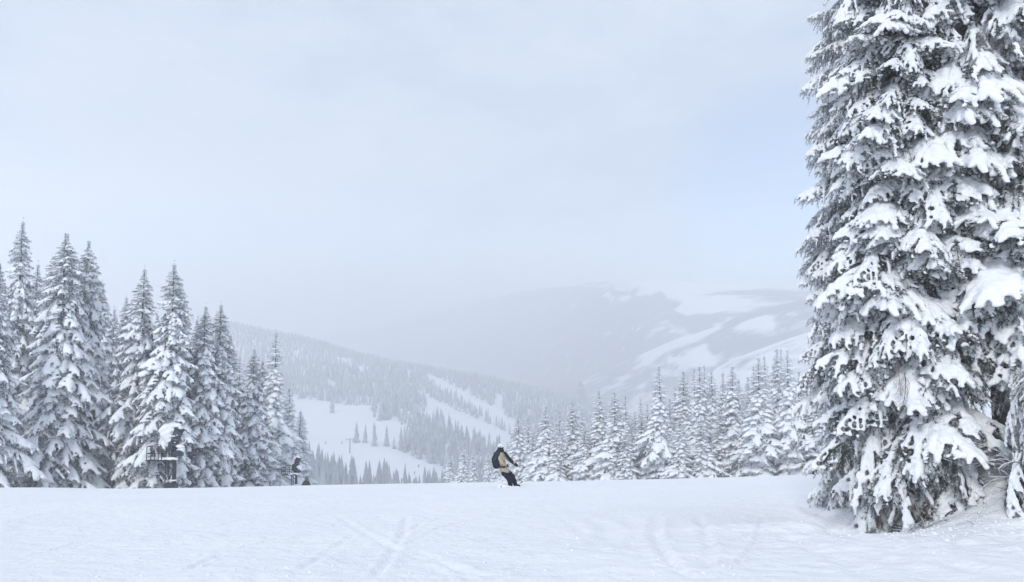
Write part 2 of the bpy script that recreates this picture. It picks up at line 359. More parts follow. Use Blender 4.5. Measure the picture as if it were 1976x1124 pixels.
def mountain(ridge, cover, label, seed, drop=.34, depth=.42, rough=10, base=.45):
    """ridge: (px, py, D) points; the near face falls towards us, the far face away"""
    R_ = [P(*r) for r in ridge]; n = 220
    k = np.linspace(0, 1, len(R_)); t = np.linspace(0, 1, n)
    rx, ry, rz = [np.interp(t, k, [p[i] for p in R_]) for i in range(3)]
    for _ in range(12): rz[1:-1] = (rz[:-2] + rz[2:] + 2 * rz[1:-1]) / 4
    s = np.concatenate([np.linspace(-1, 0, 46), np.linspace(0, 1, 14)[1:]])
    S_, X = np.meshgrid(s, rx, indexing='ij'); Y = np.meshgrid(s, ry, indexing='ij')[1]; Z = np.meshgrid(s, rz, indexing='ij')[1]
    f = 1 + S_ * depth * np.where(S_ < 0, 1, .7)           # towards us along the line of depth
    yy = Y * f; xx = X * (1 + S_ * depth * .35)
    top = np.maximum(Z + 130, 40)
    zz = Z - (1 - np.cos(np.clip(np.abs(S_), 0, 1) * np.pi * .62)) * (top + 60) * .62
    spur = fbm(xx / 150, yy / 260, seed, 4); zz = zz + rough * 2.2 * spur * np.clip(np.abs(S_) * 3, .05, 1) + rough * .5 * fbm(xx / 40, yy / 40, seed + 4, 3)
    ii = np.arange(xx.size).reshape(xx.shape); Qm = np.stack([ii[:-1, :-1], ii[:-1, 1:], ii[1:, 1:], ii[1:, :-1]], -1).reshape(-1, 4)
    me = mesh('mountain', np.stack([xx, yy, zz], -1), Qm, M_mount)
    px, py = proj(xx.ravel(), yy.ravel(), zz.ravel()); px = px + 60 * fbm(xx.ravel() / 90, yy.ravel() / 90, 71, 4); py = py + 22 * fbm(xx.ravel() / 90, yy.ravel() / 90, 72, 4); fo = np.full(px.shape, base)
    for val, poly in cover: fo = np.where(in_poly(px, py, poly), val, fo)
    fo = fo.reshape(xx.shape)
    for _ in range(7):
        fo[1:-1, 1:-1] = (fo[:-2, 1:-1] + fo[2:, 1:-1] + fo[1:-1, :-2] + fo[1:-1, 2:] + 2 * fo[1:-1, 1:-1]) / 6
    at = me.attributes.new('forest', 'FLOAT', 'POINT'); at.data.foreach_set('value', fo.ravel().astype(np.float32))
    return tag(obj('mountain', me), label, kind='structure')
mountain([(500, 700, 3300), (860, 630, 3300), (960, 600, 3200), (1060, 560, 2850), (1130, 549, 2200), (1200, 546, 1650), (1270, 546, 1450), (1350, 548, 1360), (1450, 553, 1330), (1600, 552, 1400), (1900, 545, 1450), (2500, 560, 1500)],
         [(.85, [(1100, 565), (1300, 580), (1420, 575), (1400, 590), (1100, 600)]), (.9, [(1410, 560), (1520, 562), (1560, 590), (1450, 585)]),
          (.05, [(1180, 540), (1560, 540), (1560, 560), (1400, 562), (1300, 572), (1180, 556)]), (.0, [(1290, 575), (1400, 575), (1480, 590), (1440, 604), (1330, 600)])],
         'farthest pale mountain with open snow bowls under the cloud', 51, base=.5)
mountain([(300, 700, 3300), (700, 640, 3300), (860, 600, 3200), (960, 575, 2950), (1050, 558, 2400), (1130, 556, 1850), (1200, 566, 1500), (1280, 588, 1330), (1360, 612, 1230), (1440, 640, 1180), (1540, 680, 1160)],
         [(.15, [(1230, 625), (1300, 622), (1330, 640), (1250, 655)]), (.1, [(1160, 566), (1210, 572), (1210, 584), (1170, 580)])],
         'dark forested ridge falling from the cloud to the right', 52, base=.92, rough=7)
mountain([(1120, 735, 1250), (1200, 700, 1180), (1300, 658, 1080), (1400, 622, 1020), (1480, 596, 980), (1560, 576, 960), (1700, 545, 950), (2100, 500, 950), (2600, 520, 980)],
         [(.0, [(1230, 680), (1300, 655), (1395, 628), (1390, 640), (1300, 672), (1240, 695)]), (.0, [(1290, 690), (1400, 658), (1400, 690), (1300, 712)]),
          (.0, [(1440, 612), (1500, 610), (1490, 640), (1430, 645)]), (.9, [(1400, 622), (1560, 580), (1560, 592), (1400, 636)]), (.8, [(1380, 665), (1550, 640), (1560, 660), (1390, 695)])],
         'forested spur rising to the right across the valley', 53, base=.58)
mountain([(1240, 830, 880), (1320, 770, 850), (1365, 722, 820), (1410, 694, 800), (1470, 672, 780), (1560, 640, 760), (1700, 600, 750), (2000, 560, 760), (2500, 600, 780)],
         [], 'open bright snow shoulder rising behind the right-hand firs', 54, rough=4, base=.20)
mountain([(560, 690, 1700), (800, 700, 1500), (900, 718, 1420), (1000, 738, 1350), (1100, 755, 1300), (1180, 785, 1260), (1300, 830, 1250)],
         [], 'faint forested ridge just behind the left hillside', 55, rough=4, base=.85)

# ------------------------------------------------------------------ haze over everything
hz = MB(); hz.box((100, 2250, -20), (14000, 4660, 600)); hzo = hz.build('haze', [])
hm = bpy.data.materials.new('haze'); hm.use_nodes = True; hm.node_tree.nodes.clear()
pv = N(hm.node_tree, 'ShaderNodeVolumePrincipled'); pv.inputs['Density'].default_value = HAZE; pv.inputs['Color'].default_value = (1, 1, 1, 1); pv.inputs['Anisotropy'].default_value = 0.0
ho = N(hm.node_tree, 'ShaderNodeOutputMaterial'); hm.node_tree.links.new(pv.outputs[0], ho.inputs['Volume']); hzo.data.materials.append(hm)
tag(hzo, 'pale snow haze filling the valley air', kind='stuff')

# ------------------------------------------------------------------ fir boughs
def bough(seed, Lb, Wb, droop, rise=.1, twigs=22, sub=5, bl=(.035, .011), dens=90, snow=.8, snow_r=(.13, .06), voxel=.035, ratio=None, tubes=True, sag=.5, lump_step=1.0, broken=.25, subsnow=0):
    """one bough growing along +X: returns (needle V,T,mat index), (snow V,T)"""
    r = np.random.RandomState(seed)
    def spine(s): return np.array([Lb * s * (1 - .08 * s * s), Wb * .06 * math.sin(s * 5 + seed), Lb * (rise * s - droop * s ** 1.9)])
    segs = []   # polylines
    sp = [spine(s) for s in np.linspace(0, 1, 9)]; segs.append((sp, .02 * Lb, 1.0, 0))
    tips = []
    for i in range(twigs):
        s = .10 + .88 * (i + r.rand() * .8) / twigs; side = 1 if i % 2 else -1
        p = spine(s); tg = spine(min(s + .03, 1.03)) - spine(s - .03); tg /= np.linalg.norm(tg); lat = np.array([0, side, 0.])
        ln = Wb * (.35 + .65 * math.sin(math.pi * min(1, (s + .12)) ** .8)) * (.7 + .5 * r.rand()) * (1 if s < .8 else .75)
        a = R(62 - 30 * s + r.uniform(-8, 8)); d = tg * math.cos(a) + lat * math.sin(a)
        q = [p + d * ln * t + np.array([0, 0, -sag * ln * t * t * (1 + .4 * r.rand())]) + np.array([0, 0, .03 * ln * r.randn()]) for t in np.linspace(0, 1, 5)]
        segs.append((q, .006, .9, 1)); tips.append((q, s))
        for j in range(sub):
            t = .2 + .75 * (j + r.rand() * .6) / sub; b = q[0] + (q[-1] - q[0]) * t; b[2] = np.interp(t, np.linspace(0, 1, 5), [x[2] for x in q])
            sd_ = 1 if j % 2 else -1; d2 = d * .75 + np.cross(d, [0, 0, 1]) * sd_ * .7 + np.array([0, 0, -.35 - .3 * r.rand()]); d2 /= np.linalg.norm(d2)
            l2 = ln * .32 * (1.15 - t) * (.8 + .5 * r.rand()); segs.append(([b, b + d2 * l2 * .5 + [0, 0, -.02 * l2], b + d2 * l2 + [0, 0, -.12 * l2]], .003, .8, 2))
    V = []; T = []; mi = []
    nb = 0
    for q, rad, _, lvl in segs:
        q = np.array(q); dl = np.linalg.norm(np.diff(q, axis=0), axis=1); tot = dl.sum(); cum = np.r_[0, np.cumsum(dl)]
        n = max(3, int(tot * dens * (.55 if lvl == 0 else 1)))
        ts = np.sort(r.rand(n)) * tot
        if lvl == 0: ts = ts[ts > tot * .15]; n = len(ts)
        pos = np.stack([np.interp(ts, cum, q[:, k]) for k in range(3)], 1)
        k = np.clip(np.searchsorted(cum, ts) - 1, 0, len(q) - 2); tg = (q[k + 1] - q[k]) / dl[k][:, None]
        rv = r.randn(n, 3); rv -= (rv * tg).sum(1)[:, None] * tg; rv /= np.linalg.norm(rv, axis=1)[:, None] + 1e-9
        d = tg * (.55 + .3 * r.rand(n, 1)) + rv * .8; d /= np.linalg.norm(d, axis=1)[:, None]
        ll = bl[0] * (.7 + .7 * r.rand(n, 1)); wv = np.cross(d, r.randn(n, 3)); wv /= np.linalg.norm(wv, axis=1)[:, None] + 1e-9; wv *= bl[1] * (.7 + .6 * r.rand(n, 1))
        v = np.stack([pos - wv * .5, pos + d * ll, pos + wv * .5], 1).reshape(-1, 3)
        V.append(v); T.append(np.arange(n * 3).reshape(-1, 3) + nb); mi += [0] * n; nb += n * 3
        if tubes and lvl < 2:
            rr = np.linspace(rad, rad * .3, len(q)); ring = []
            for i in range(len(q)):
                t_ = q[min(i + 1, len(q) - 1)] - q[max(i - 1, 0)]; t_ /= np.linalg.norm(t_); a_ = np.cross(t_, [0, 0, 1.]); a_ /= np.linalg.norm(a_) + 1e-9; b_ = np.cross(t_, a_)
                ring += [q[i] + rr[i] * (a_ * math.cos(x) + b_ * math.sin(x)) for x in (0, 2.1, 4.2)]
            f = []
            for i in range(len(q) - 1):
                for kk in range(3):
                    a0 = i * 3 + kk; a1 = i * 3 + (kk + 1) % 3; f += [(a0, a1, a1 + 3), (a0, a1 + 3, a0 + 3)]
            V.append(np.array(ring)); T.append(np.array(f) + nb); mi += [1] * len(f); nb += len(ring)
    needle = (np.concatenate(V), np.concatenate(T), np.array(mi))
    # snow
    C = []; S = []; gate = seed * 1.7
    R0, R1 = snow_r
    for s in np.arange(.12, 1.0, .5 * R0 / Lb * lump_step):
        if mn.noise(Vector((s * 3.1, gate, 0))) > snow - .45: continue
        k = math.sin(math.pi * min(1, s * .93 + .1)) ** .5; rr = R0 * (.75 + .5 * r.rand()) * k
        C.append(spine(s) + [0, r.uniform(-.3, .3) * R0, rr * .35]); S.append((rr * 1.15, rr * 1.2, rr * .62))
    for q, s in tips:
        if r.rand() > snow: continue
        q = np.array(q); ln = np.linalg.norm(q[-1] - q[0]); end = r.uniform(.65, 1.0); m = max(2, int(ln * end / (R1 * .75 * lump_step)))
        for i in range(m):
            t = end * (i + .5) / m
            if mn.noise(Vector((t * 6, s * 21, gate + 5))) * .5 + .5 < broken * .95 + .02: continue
            p = np.array([np.interp(t, np.linspace(0, 1, 5), q[:, k]) for k in range(3)])
            rr = R1 * (.8 + .5 * r.rand()) * (1.15 - .35 * t); C.append(p + [0, 0, rr * .35]); S.append((rr * 1.1, rr * 1.15, rr * .75))
    if subsnow:
        for q, rad, _, lvl in segs:
            if lvl == 2 and r.rand() < subsnow:
                q = np.array(q); rr = R1 * r.uniform(.45, .85)
                for t in (.35, .75): C.append(q[0] + (q[-1] - q[0]) * t + [0, 0, rr * .4]); S.append((rr * 1.4, rr * 1.1, rr * .6))
    sv, st = fuse(C, S, voxel, ratio, smooth=1 if subsnow else 2)
    if voxel < .05: sv = jitter(sv, voxel * .9, 11.0, seed); sv = jitter(sv, voxel * .45, 34.0, seed)
    return needle, (sv, st)

# hero boughs: separate shared meshes
HR = []
HB = []
for i in range(12):
    kind = i % 3
    nd, sn = bough(100 + i, 1.65, [.62, .56, .68][kind], [.30, .44, .30][kind], rise=[.10, .04, .12][kind], twigs=34, sub=7, dens=[150, 160, 150][kind], bl=(.042, .010),
                   snow=[.88, .74, .96][kind], snow_r=[(.065, .033), (.042, .027), (.11, .048)][kind], voxel=[.018, .017, .021][kind], ratio=.40, sag=[.65, .85, .55][kind], broken=[.40, .48, .28][kind], subsnow=[.5, .55, .5][kind])
    HB.append((mesh('fir_bough', nd[0], nd[1], [M_needle, M_bark], nd[2], smooth=False), mesh('bough_snow', sn[0], sn[1], M_bsnow), kind))
    if kind < 2: HR.append((mesh('rimed_bough', nd[0], nd[1], [M_needle_rime, M_frostbark], nd[2], smooth=False), HB[-1][1], kind))
HT = []      # thin, frosted, hanging
for i in range(4):
    nd, sn = bough(140 + i, 1.6, .42, .85, rise=-.05, twigs=24, sub=5, dens=200, bl=(.044, .011), snow=.6, snow_r=(.045, .030), voxel=.022, ratio=.5, sag=1.1)
    HT.append((mesh('hanging_bough', nd[0], nd[1], [needle_mat('rimed_hanging_needles', (.06, .07, .07), (.60, .61, .63), .38, .66, 5.0), M_frostbark], nd[2], smooth=False), mesh('hanging_snow', sn[0], sn[1], M_bsnow), 3))
nd, sn = bough(160, 1.2, .4, .9, rise=0, twigs=26, sub=6, dens=40, bl=(.05, .006), snow=.2, snow_r=(.03, .02), voxel=.02, ratio=.5, sag=.8)
DEAD = mesh('dead_branch', nd[0], nd[1], [M_dead, M_dead], nd[2], smooth=False)
nd, sn = bough(161, 1.3, .42, .35, rise=.0, twigs=22, sub=6, dens=170, bl=(.045, .012), snow=.2, snow_r=(.03, .02), voxel=.02, ratio=.5)
GREEN = mesh('green_branch', nd[0], nd[1], [M_green, M_bark], nd[2], smooth=False)

def orient(phi, tilt, roll=0): return Matrix.Rotation(phi, 4, 'Z') @ Matrix.Rotation(tilt, 4, 'Y') @ Matrix.Rotation(roll, 4, 'X')
def trunk_mesh(H, r0, seed, material, lean=(0, 0), n=9):
    m = MB(); r = random.Random(seed); k = 14; pts = []; rad = []
    for i in range(k + 1):
        t = i / k; pts.append((lean[0] * t + .06 * math.sin(t * 5 + seed), lean[1] * t, H * t - (.9 if i == 0 else 0))); rad.append(r0 * (1 - t) ** .9 + .008)
    m.tube(pts, rad, n); me = bpy.data.meshes.new('trunk'); me.from_pydata(m.v, [], m.f); me.materials.append(material)
    for p in me.polygons: p.use_smooth = True
    return me
def hero_tree(name, x, y, H, prof, nb, seed, label, mix, r0=.17, h0=.35, hv=10.5, tiltr=(-6, 20), bark=None, hang=0, needle=None, power=1.0, sink=0, arc=None, dirs=None):
    r = random.Random(seed); zb = gz(x, y) - sink; t = empty(name, (x, y, zb)); tag(t, label, 'tree', 'snow-laden firs close on the right')
    obj('trunk', trunk_mesh(H, r0, seed, bark or M_bark), t)
    nlow = int(nb * .86); ga = 2.39996
    for i in range(nb):
        if i < nlow: h = h0 + (hv - h0) * ((i + r.random() * .6) / nlow) ** power
        else: h = hv + (H - hv - .5) * (i - nlow) / (nb - nlow)
        phi = i * ga + r.uniform(-.3, .3)
        if arc and i < nlow:      # put more boughs on the side we can see, keep the rest all round
            if r.random() < .35 and math.cos(phi - arc) < 0: phi += math.pi
        Rr = prof(h / H) * r.uniform(.72, 1.16)
        u = r.random(); lib = HT if u < hang + (.25 if h < 2.6 else 0) else (needle or HB)
        if lib is not HT:
            want = r.choices([0, 1, 2], mix if h > 2.8 else (.5, .5, .0))[0]; c = [b for b in lib if b[2] == want] or lib; me, sm, k = r.choice(c)
        else: me, sm, k = r.choice(HT)
        s = max(.35, Rr / 1.48)
        # trees carry lower boughs drooping, upper ones nearly level
        tilt = R(r.uniform(*tiltr)) + R(16) * max(0, 1 - h / 3.5)
        M = Matrix.Translation((0.0, 0.0, h)) @ orient(phi, tilt, R(r.uniform(-12, 12))) @ Matrix.Diagonal((s, s * r.uniform(.85, 1.2), s * r.uniform(.85, 1.1), 1))
        b = obj('branch', me, t); b.matrix_local = M
        q = obj('snow', sm, b); q['kind'] = 'stuff'
    return t
A_ = hero_tree('snowy_fir', *TA, 18.5, lambda t: 1.6 * (1 - t) ** .5 + .12, 295, 7, 'tall fir nearest the piste, loaded with big snow pillows on drooping boughs', (.45, .35, .30), r0=.2, arc=-2.0, hang=.05)
B_ = hero_tree('snowy_fir', *TB, 17.5, lambda t: 1.3 * (1 - t) ** .62 + .12, 295, 8, 'narrow grey fir with a frosted trunk, rising left of the pillow-laden fir', (.25, .75, .04), r0=.12, bark=M_frostbark, hang=.06, arc=-2.4, needle=HR)
C_ = hero_tree('snowy_fir', 9.1, 15.1, 17.0, lambda t: 2.1 * (1 - t) ** .5 + .15, 270, 9, 'white rimed fir cut off by the right edge of the view', (.45, .25, .40), r0=.16, hang=.15, h0=2.3, arc=-2.6)
# young fir with hanging boughs at the lower right
D_ = hero_tree('young_fir', 8.5, 13.1, 3.0, lambda t: 1.2 * (1 - t) ** .5 + .2, 95, 10, 'low young fir with thin hanging rimed boughs above the snow mound', (.2, .7, .1), r0=.06, hang=.75, h0=.45, hv=2.4, tiltr=(10, 40), needle=HR)
# brown dead and green sprays inside the nearest fir
r = random.Random(3)
for (px, py, dy, s, me, nm, ph, tl) in [(1790, 955, -.9, .55, DEAD, 'dead_branch', -1.7, 70), (1765, 965, -1.0, .45, DEAD, 'dead_branch', -1.2, 80), (1745, 720, -1.5, .45, DEAD, 'dead_branch', -1.4, 60), (1735, 700, -1.5, .4, DEAD, 'dead_branch', -2, 70),
                                    (1640, 850, -1.1, .5, GREEN, 'green_branch', -3.0, 15), (1650, 862, -1.0, .45, GREEN, 'green_branch', -2.7, 20), (1700, 985, -.8, .4, DEAD, 'dead_branch', -1.5, 85)]:
    p = P(px, py, TA[1] + dy); b = obj(nm, me, A_); b.matrix_local = Matrix.Translation(p - A_.location) @ orient(ph, R(tl)) @ Matrix.Diagonal((s, s, s, 1))
    tag(b, 'brown dead twigs without needles' if me is DEAD else 'snow-free green needle spray')

# bare frosted shrub at the right edge, its stems arching out over the mound
def bare_shrub(x, y, seed, n, label, Lr=(1.0, 2.0), az=(2.2, 3.6)):
    Lr = (Lr[0] * 1.15, Lr[1] * 1.1); r = random.Random(seed); m = MB()
    for i in range(n):
        a = r.uniform(*az); l = r.uniform(*Lr); el = r.uniform(.35, 1.1); pts = []; p = Vector((r.uniform(-.1, .1), r.uniform(-.1, .1), -.1))
        for k in range(9):
            pts.append(p.copy()); e = el - k * .17 + r.uniform(-.1, .1); a += r.uniform(-.12, .12)
            p = p + Vector((math.cos(a) * math.cos(e), math.sin(a) * math.cos(e), math.sin(e))) * l / 8
        m.tube(pts, [.009 - .0008 * k for k in range(9)], 4, m=0)
        m.tube([q + Vector((0, 0, .008)) for q in pts[1:]], [.013 - .0008 * k for k in range(8)], 5, m=1)
        for k in range(2, 9):
            for q_ in range(2):
                aa = a + r.uniform(-1.2, 1.2); ll = r.uniform(.12, .35); e = r.uniform(-.3, .6); d = Vector((math.cos(aa) * math.cos(e), math.sin(aa) * math.cos(e), math.sin(e)))
                p0 = pts[k]; p1 = p0 + d * ll * .5; p2 = p1 + (d + Vector((0, 0, -.3))) * ll * .5; m.tube([p0, p1, p2], [.005, .0045, .003], 3, m=int(r.random() < .88))
    o = m.build('bare_shrub', [M_dead, M_rimetwig], smooth=True); o.location = (x, y, gz(x, y)); tag(o, label, 'shrub'); return o
bare_shrub(8.9, 13.7, 4, 17, 'leafless brown shrub with rimed stems arching left across the snow mound')
bare_shrub(P(1775, 900, 14.1).x, 14.1, 6, 18, 'bare twiggy brush poking from the tree well under the tall fir', (.35, .9), (0, 6.28))

# ------------------------------------------------------------------ mid-distance firs
LB = []; LD = []
for i in range(9):
    kind = i % 3
    nd, sn = bough(200 + i, 1.5, [.55, .5, .5][kind], [.45, .62, .5][kind], rise=.08, twigs=17, sub=4, dens=40, bl=(.085, .026), snow=[.9, .82, .45][kind], snow_r=[(.085, .055), (.07, .05), (.06, .045)][kind], voxel=.045, ratio=.15, tubes=False, sag=.95, lump_step=1.25, broken=[.30, .38, .6][kind])
    (LB if kind < 2 else LD).append((nd, sn))
LP = []
for i in range(4):
    nd, sn = bough(250 + i, 1.5, .5, [.45, .6][i % 2], rise=.06, twigs=17, sub=3, dens=38, bl=(.085, .028), snow=.97, snow_r=(.085, .060), voxel=.045, ratio=.16, tubes=False, sag=.95, lump_step=1.2, broken=.22)
    LP.append((nd, sn))
LG = []
for i in range(4):
    nd, sn = bough(230 + i, 2.7, .85, [.42, .55][i % 2], rise=.08, twigs=24, sub=2, dens=24, bl=(.12, .036), snow=.88, snow_r=(.095, .064), voxel=.05, ratio=.13, tubes=False, sag=.8, lump_step=1.2, broken=.36)
    LG.append((nd, sn))
print('LOD bough tris', [(len(a[1]), len(b[1])) for a, b in LB])
def crown(seed, H, R0, nb, prof, needle, snow=M_tsnow, irregular=.42, lib=None):
    r = random.Random(seed); nV = []; nT = []; sV = []; sT = []; a = b = 0; lib = lib or LB; top = LD
    side = [(r.uniform(0, 6.28), r.uniform(.15, .9), r.uniform(-irregular, irregular)) for _ in range(14)]
    for i in range(nb):
        f = ((i + r.random() * .7) / nb); h = H * (.02 + .975 * (1 - (1 - f) ** 1.7)); t = h / H; phi = i * 2.39996 + r.uniform(-.35, .35)
        Rr = R0 * prof(t) * r.uniform(.78, 1.15) * min(1, (1 - t) * 12 + .22)
        for (pa, pt, am) in side: Rr *= 1 + am * math.exp(-((t - pt) / .07) ** 2) * max(0, math.cos(phi - pa))
        s = max(.07, Rr / 1.35); (v, T_, mi), (v2, T2) = r.choice(top if r.random() < (t - .62) * 1.6 else lib)
        if s > 1.25: (v, T_, mi), (v2, T2) = r.choice(LG); s = Rr / 2.4
        tilt = R(r.uniform(-2, 24)) if t < .8 else R(r.uniform(-25, 12)) - R(20) * (t - .8) / .2
        wd = s * r.uniform(.9, 1.3) if s > .5 else s * 1.25
        M = np.array(Matrix.Translation((0, 0, h)) @ orient(phi, tilt, R(r.uniform(-15, 15))) @ Matrix.Diagonal((s, wd, max(s, .13), 1)))
        nV.append(v @ M[:3, :3].T + M[:3, 3]); nT.append(T_ + a); a += len(v); sV.append(v2 @ M[:3, :3].T + M[:3, 3]); sT.append(T2 + b); b += len(v2)
    # leader
    C = [(0, 0, H * (.98 + .012 * k)) for k in range(2)]; v2, T2 = lumps(C, [(.03, .03, .14)] * 2); sV.append(v2); sT.append(T2 + b)
    k = 40; vv = np.zeros((k, 3, 3)); hh = H * (.9 + .115 * np.random.RandomState(seed).rand(k)); aa = np.random.RandomState(seed + 1).rand(k) * 6.28
    vv[:, :, 2] = hh[:, None]; vv[:, 1, 0] = np.cos(aa) * (.03 + 1.0 * (1.015 - hh / H)); vv[:, 1, 1] = np.sin(aa) * (.03 + 1.0 * (1.015 - hh / H)); vv[:, 1, 2] += .08; vv[:, 2, 2] += .06; nV.append(vv.reshape(-1, 3)); nT.append(np.arange(k * 3).reshape(-1, 3) + a)
    cm = mesh('crown', np.concatenate(nV), np.concatenate(nT), needle, smooth=False); sm = mesh('snow', np.concatenate(sV), np.concatenate(sT), snow)
    return cm, sm
wide = lambda t: (1 - t) ** .72 * (.80 + .2 * min(1, t * 6)); slim = lambda t: (1 - t) ** .62 * (.85 + .15 * min(1, t * 6)); spire = lambda t: (1 - t) ** .85 * .97 + .03
VAR = {}
# unit: built 16 m high, scaled per tree
for nm, (R0, nb, pf, nd_, lib_) in {'wide': (3.0, 290, wide, M_needle_mid, LB), 'dark': (3.0, 280, wide, M_needle_mid, LD + LB[:1]), 'slim': (2.15, 280, slim, M_needle_mid, LB), 'slim_b': (2.1, 270, slim, M_needle_mid, LB + LD[:1]),
                        'spire': (1.9, 270, spire, M_needle_pale, LP), 'spire_b': (1.75, 260, slim, M_needle_pale, LP + LB[:2])}.items():
    cm, sm = crown(hash(nm) % 1 + len(VAR) * 17 + 300, 16, R0, nb, pf, nd_, lib=lib_); VAR[nm] = (cm, sm, trunk_mesh(16, .15, len(VAR), M_bark, n=6), R0)
def fir(px, ytop, D, v, rpx, label, group, rot):
    top = P(px, ytop, D); zb = gz(top.x, D); H = top.z - zb; cm, sm, tm, R0 = VAR[v]
    t = empty('snowy_fir', (top.x, D, zb)); t.rotation_euler = (.012 * math.sin(rot * 7), .012 * math.cos(rot * 5), rot)
    s = H / 16.3; rs = (rpx / F * D) / R0 if rpx else s; t.scale = (rs, rs, s)
    obj('trunk', tm, t); obj('crown', cm, t); tag(obj('snow', sm, t), kind='stuff'); tag(t, label, 'tree', group); return t
r = random.Random(12)
GL = 'snow-covered firs left of the piste'
for px, yt, D, v, rp_, lb in [
    (-14, 478, 50, 'dark', 100, 'dark shaded fir cut off by the left edge of the view'),
    (42, 417, 66, 'slim', 72, 'tallest spire of the left stand, behind the dark edge fir'),
    (97, 487, 66, 'slim_b', 60, 'fir top showing just left of the widest fir'),
    (131, 440, 55, 'wide', 112, 'widest fir of the left stand, its tiers heavy with snow'),
    (168, 455, 58, 'wide', 90, 'fir with ragged side boughs, leaning against the widest fir'),
    (226, 590, 68, 'slim_b', 48, 'short thin fir top in the gap right of the ragged fir'),
    (248, 565, 70, 'slim', 48, 'small fir top between the gap fir and the pointed fir'),
    (275, 512, 58, 'slim_b', 74, 'pointed fir directly left of the fir above the big snow gun'),
    (330, 500, 56, 'slim', 78, 'dark-topped slender fir rising directly behind the big snow gun'),
    (356, 537, 60, 'slim_b', 66, 'fir close against the right side of the dark-topped one'),
    (399, 585, 59, 'slim_b', 62, 'left one of the twin pale spires right of the big snow gun'),
    (424, 580, 61, 'slim', 66, 'right one of the twin pale spires, taller than its twin'),
    (463, 680, 72, 'spire', 40, 'small faint fir in the notch right of the twin spires'),
    (491, 668, 66, 'slim_b', 56, 'blunt-topped dark fir left of the needle-thin spire'),
    (529, 635, 76, 'spire', 66, 'fir with a long needle-thin spire near the end of the left stand'),
    (562, 745, 84, 'spire', 56, 'last fir of the left stand, behind the small snow gun'),
    (200, 540, 63, 'slim_b', 60, 'fir wedged behind the right flank of the widest fir'),
    (300, 600, 68, 'slim', 55, 'hidden lower fir between the pointed and the dark-topped fir'),
    (445, 650, 66, 'slim_b', 50, 'fir filling the gap below the twin spires on their right'),
    (66, 500, 73, 'slim', 60, 'fir top peeping between the tallest left spire and its neighbour'),
    (190, 560, 72, 'slim', 60, 'faint fir behind the gap right of the ragged fir'),
    (316, 640, 72, 'slim_b', 58, 'low fir glimpsed left of the dark-topped slender fir'),
    (378, 610, 70, 'slim', 60, 'fir in the notch left of the twin pale spires'),
    (442, 640, 78, 'slim_b', 58, 'faint fir just right of the twin pale spires'),
    (508, 690, 80, 'slim', 52, 'fir between the blunt-topped fir and the needle-thin spire'),
    (545, 712, 88, 'spire', 54, 'fir against the right flank of the needle-thin spire'),
    (578, 790, 92, 'spire_b', 48, 'lowest outermost fir at the right end of the left stand'),
    (5, 500, 60, 'slim_b', 70, 'fir behind the dark edge fir, left of the tallest spire')]:
    fir(px, yt, D, v, rp_, lb, GL, r.uniform(0, 6.28))
GR = 'rimed firs in the stand right of the snowboarder'
SP = ['spire', 'spire_b', 'spire', 'spire_b']
named = {(1003, 800): ('first full-height fir just right of the snowboarder', 'first full-height fir'), (1050, 778): ('grey peaked fir, second full-height one right of the snowboarder', 'grey peaked fir'),
         (1103, 772): ('fir with a fine needle tip, between the grey peaked fir and the highest left-half fir', 'needle-tipped fir'), (1158, 750): ('highest fir in the left half of the right stand', 'highest left-half fir'),
         (1186, 752): ('bright fir with full white skirts, close right of the highest left-half fir', 'full-skirted bright fir'), (1271, 702): ('tall narrow spire rising well above its neighbours mid-stand', 'lone tall spire'),
         (1315, 712): ('pale fir halfway between the lone tall spire and the dark trio', 'pale halfway fir'), (1347, 702): ('front dark fir in the close trio right of the lone tall spire', 'dark trio'),
         (1411, 702): ('slim fir between the dark trio and the broad pale fir', 'slim fir past the trio'), (1463, 684): ('broad pale fir with wide snowy skirts near the right end of the stand', 'broad pale fir'),
         (1497, 668): ('tall spire close behind the right shoulder of the broad pale fir', 'shoulder spire'), (1522, 668): ('needle-topped fir, last tall one before the big foreground firs', 'needle-topped last fir'),
         (1235, 800): ('short white fir at the left foot of the lone tall spire', ''), (1310, 800): ('short bushy fir below the pale halfway fir', ''), (1390, 790): ('short snowy fir at the right foot of the dark trio', ''),
         (1075, 815): ('low fir between the grey peaked fir and the needle-tipped fir', ''), (1130, 815): ('low fir under the left side of the highest left-half fir', ''), (1030, 830): ('low fir just right of the first full-height fir', ''),
         (1575, 745): ('fir half covered by the left edge of the big foreground firs', 'half-covered fir'), (893, 852): ('tallest of three small distant firs left of the snowboarder', 'small distant firs'), (870, 872): ('leftmost and lowest of three small distant firs', ''),
         (915, 866): ('small distant fir nearest the snowboarder on his left', ''), (1210, 830): ('stubby fir at the right foot of the full-skirted bright fir', ''), (1440, 770): ('shorter fir against the left skirt of the broad pale fir', ''),
         (1555, 780): ('shorter fir just right of the needle-topped last fir', ''), (1355, 800): ('stubby fir directly below the dark trio', ''), (1610, 760): ('fir glimpsed behind the lower left boughs of the big foreground firs', '')}
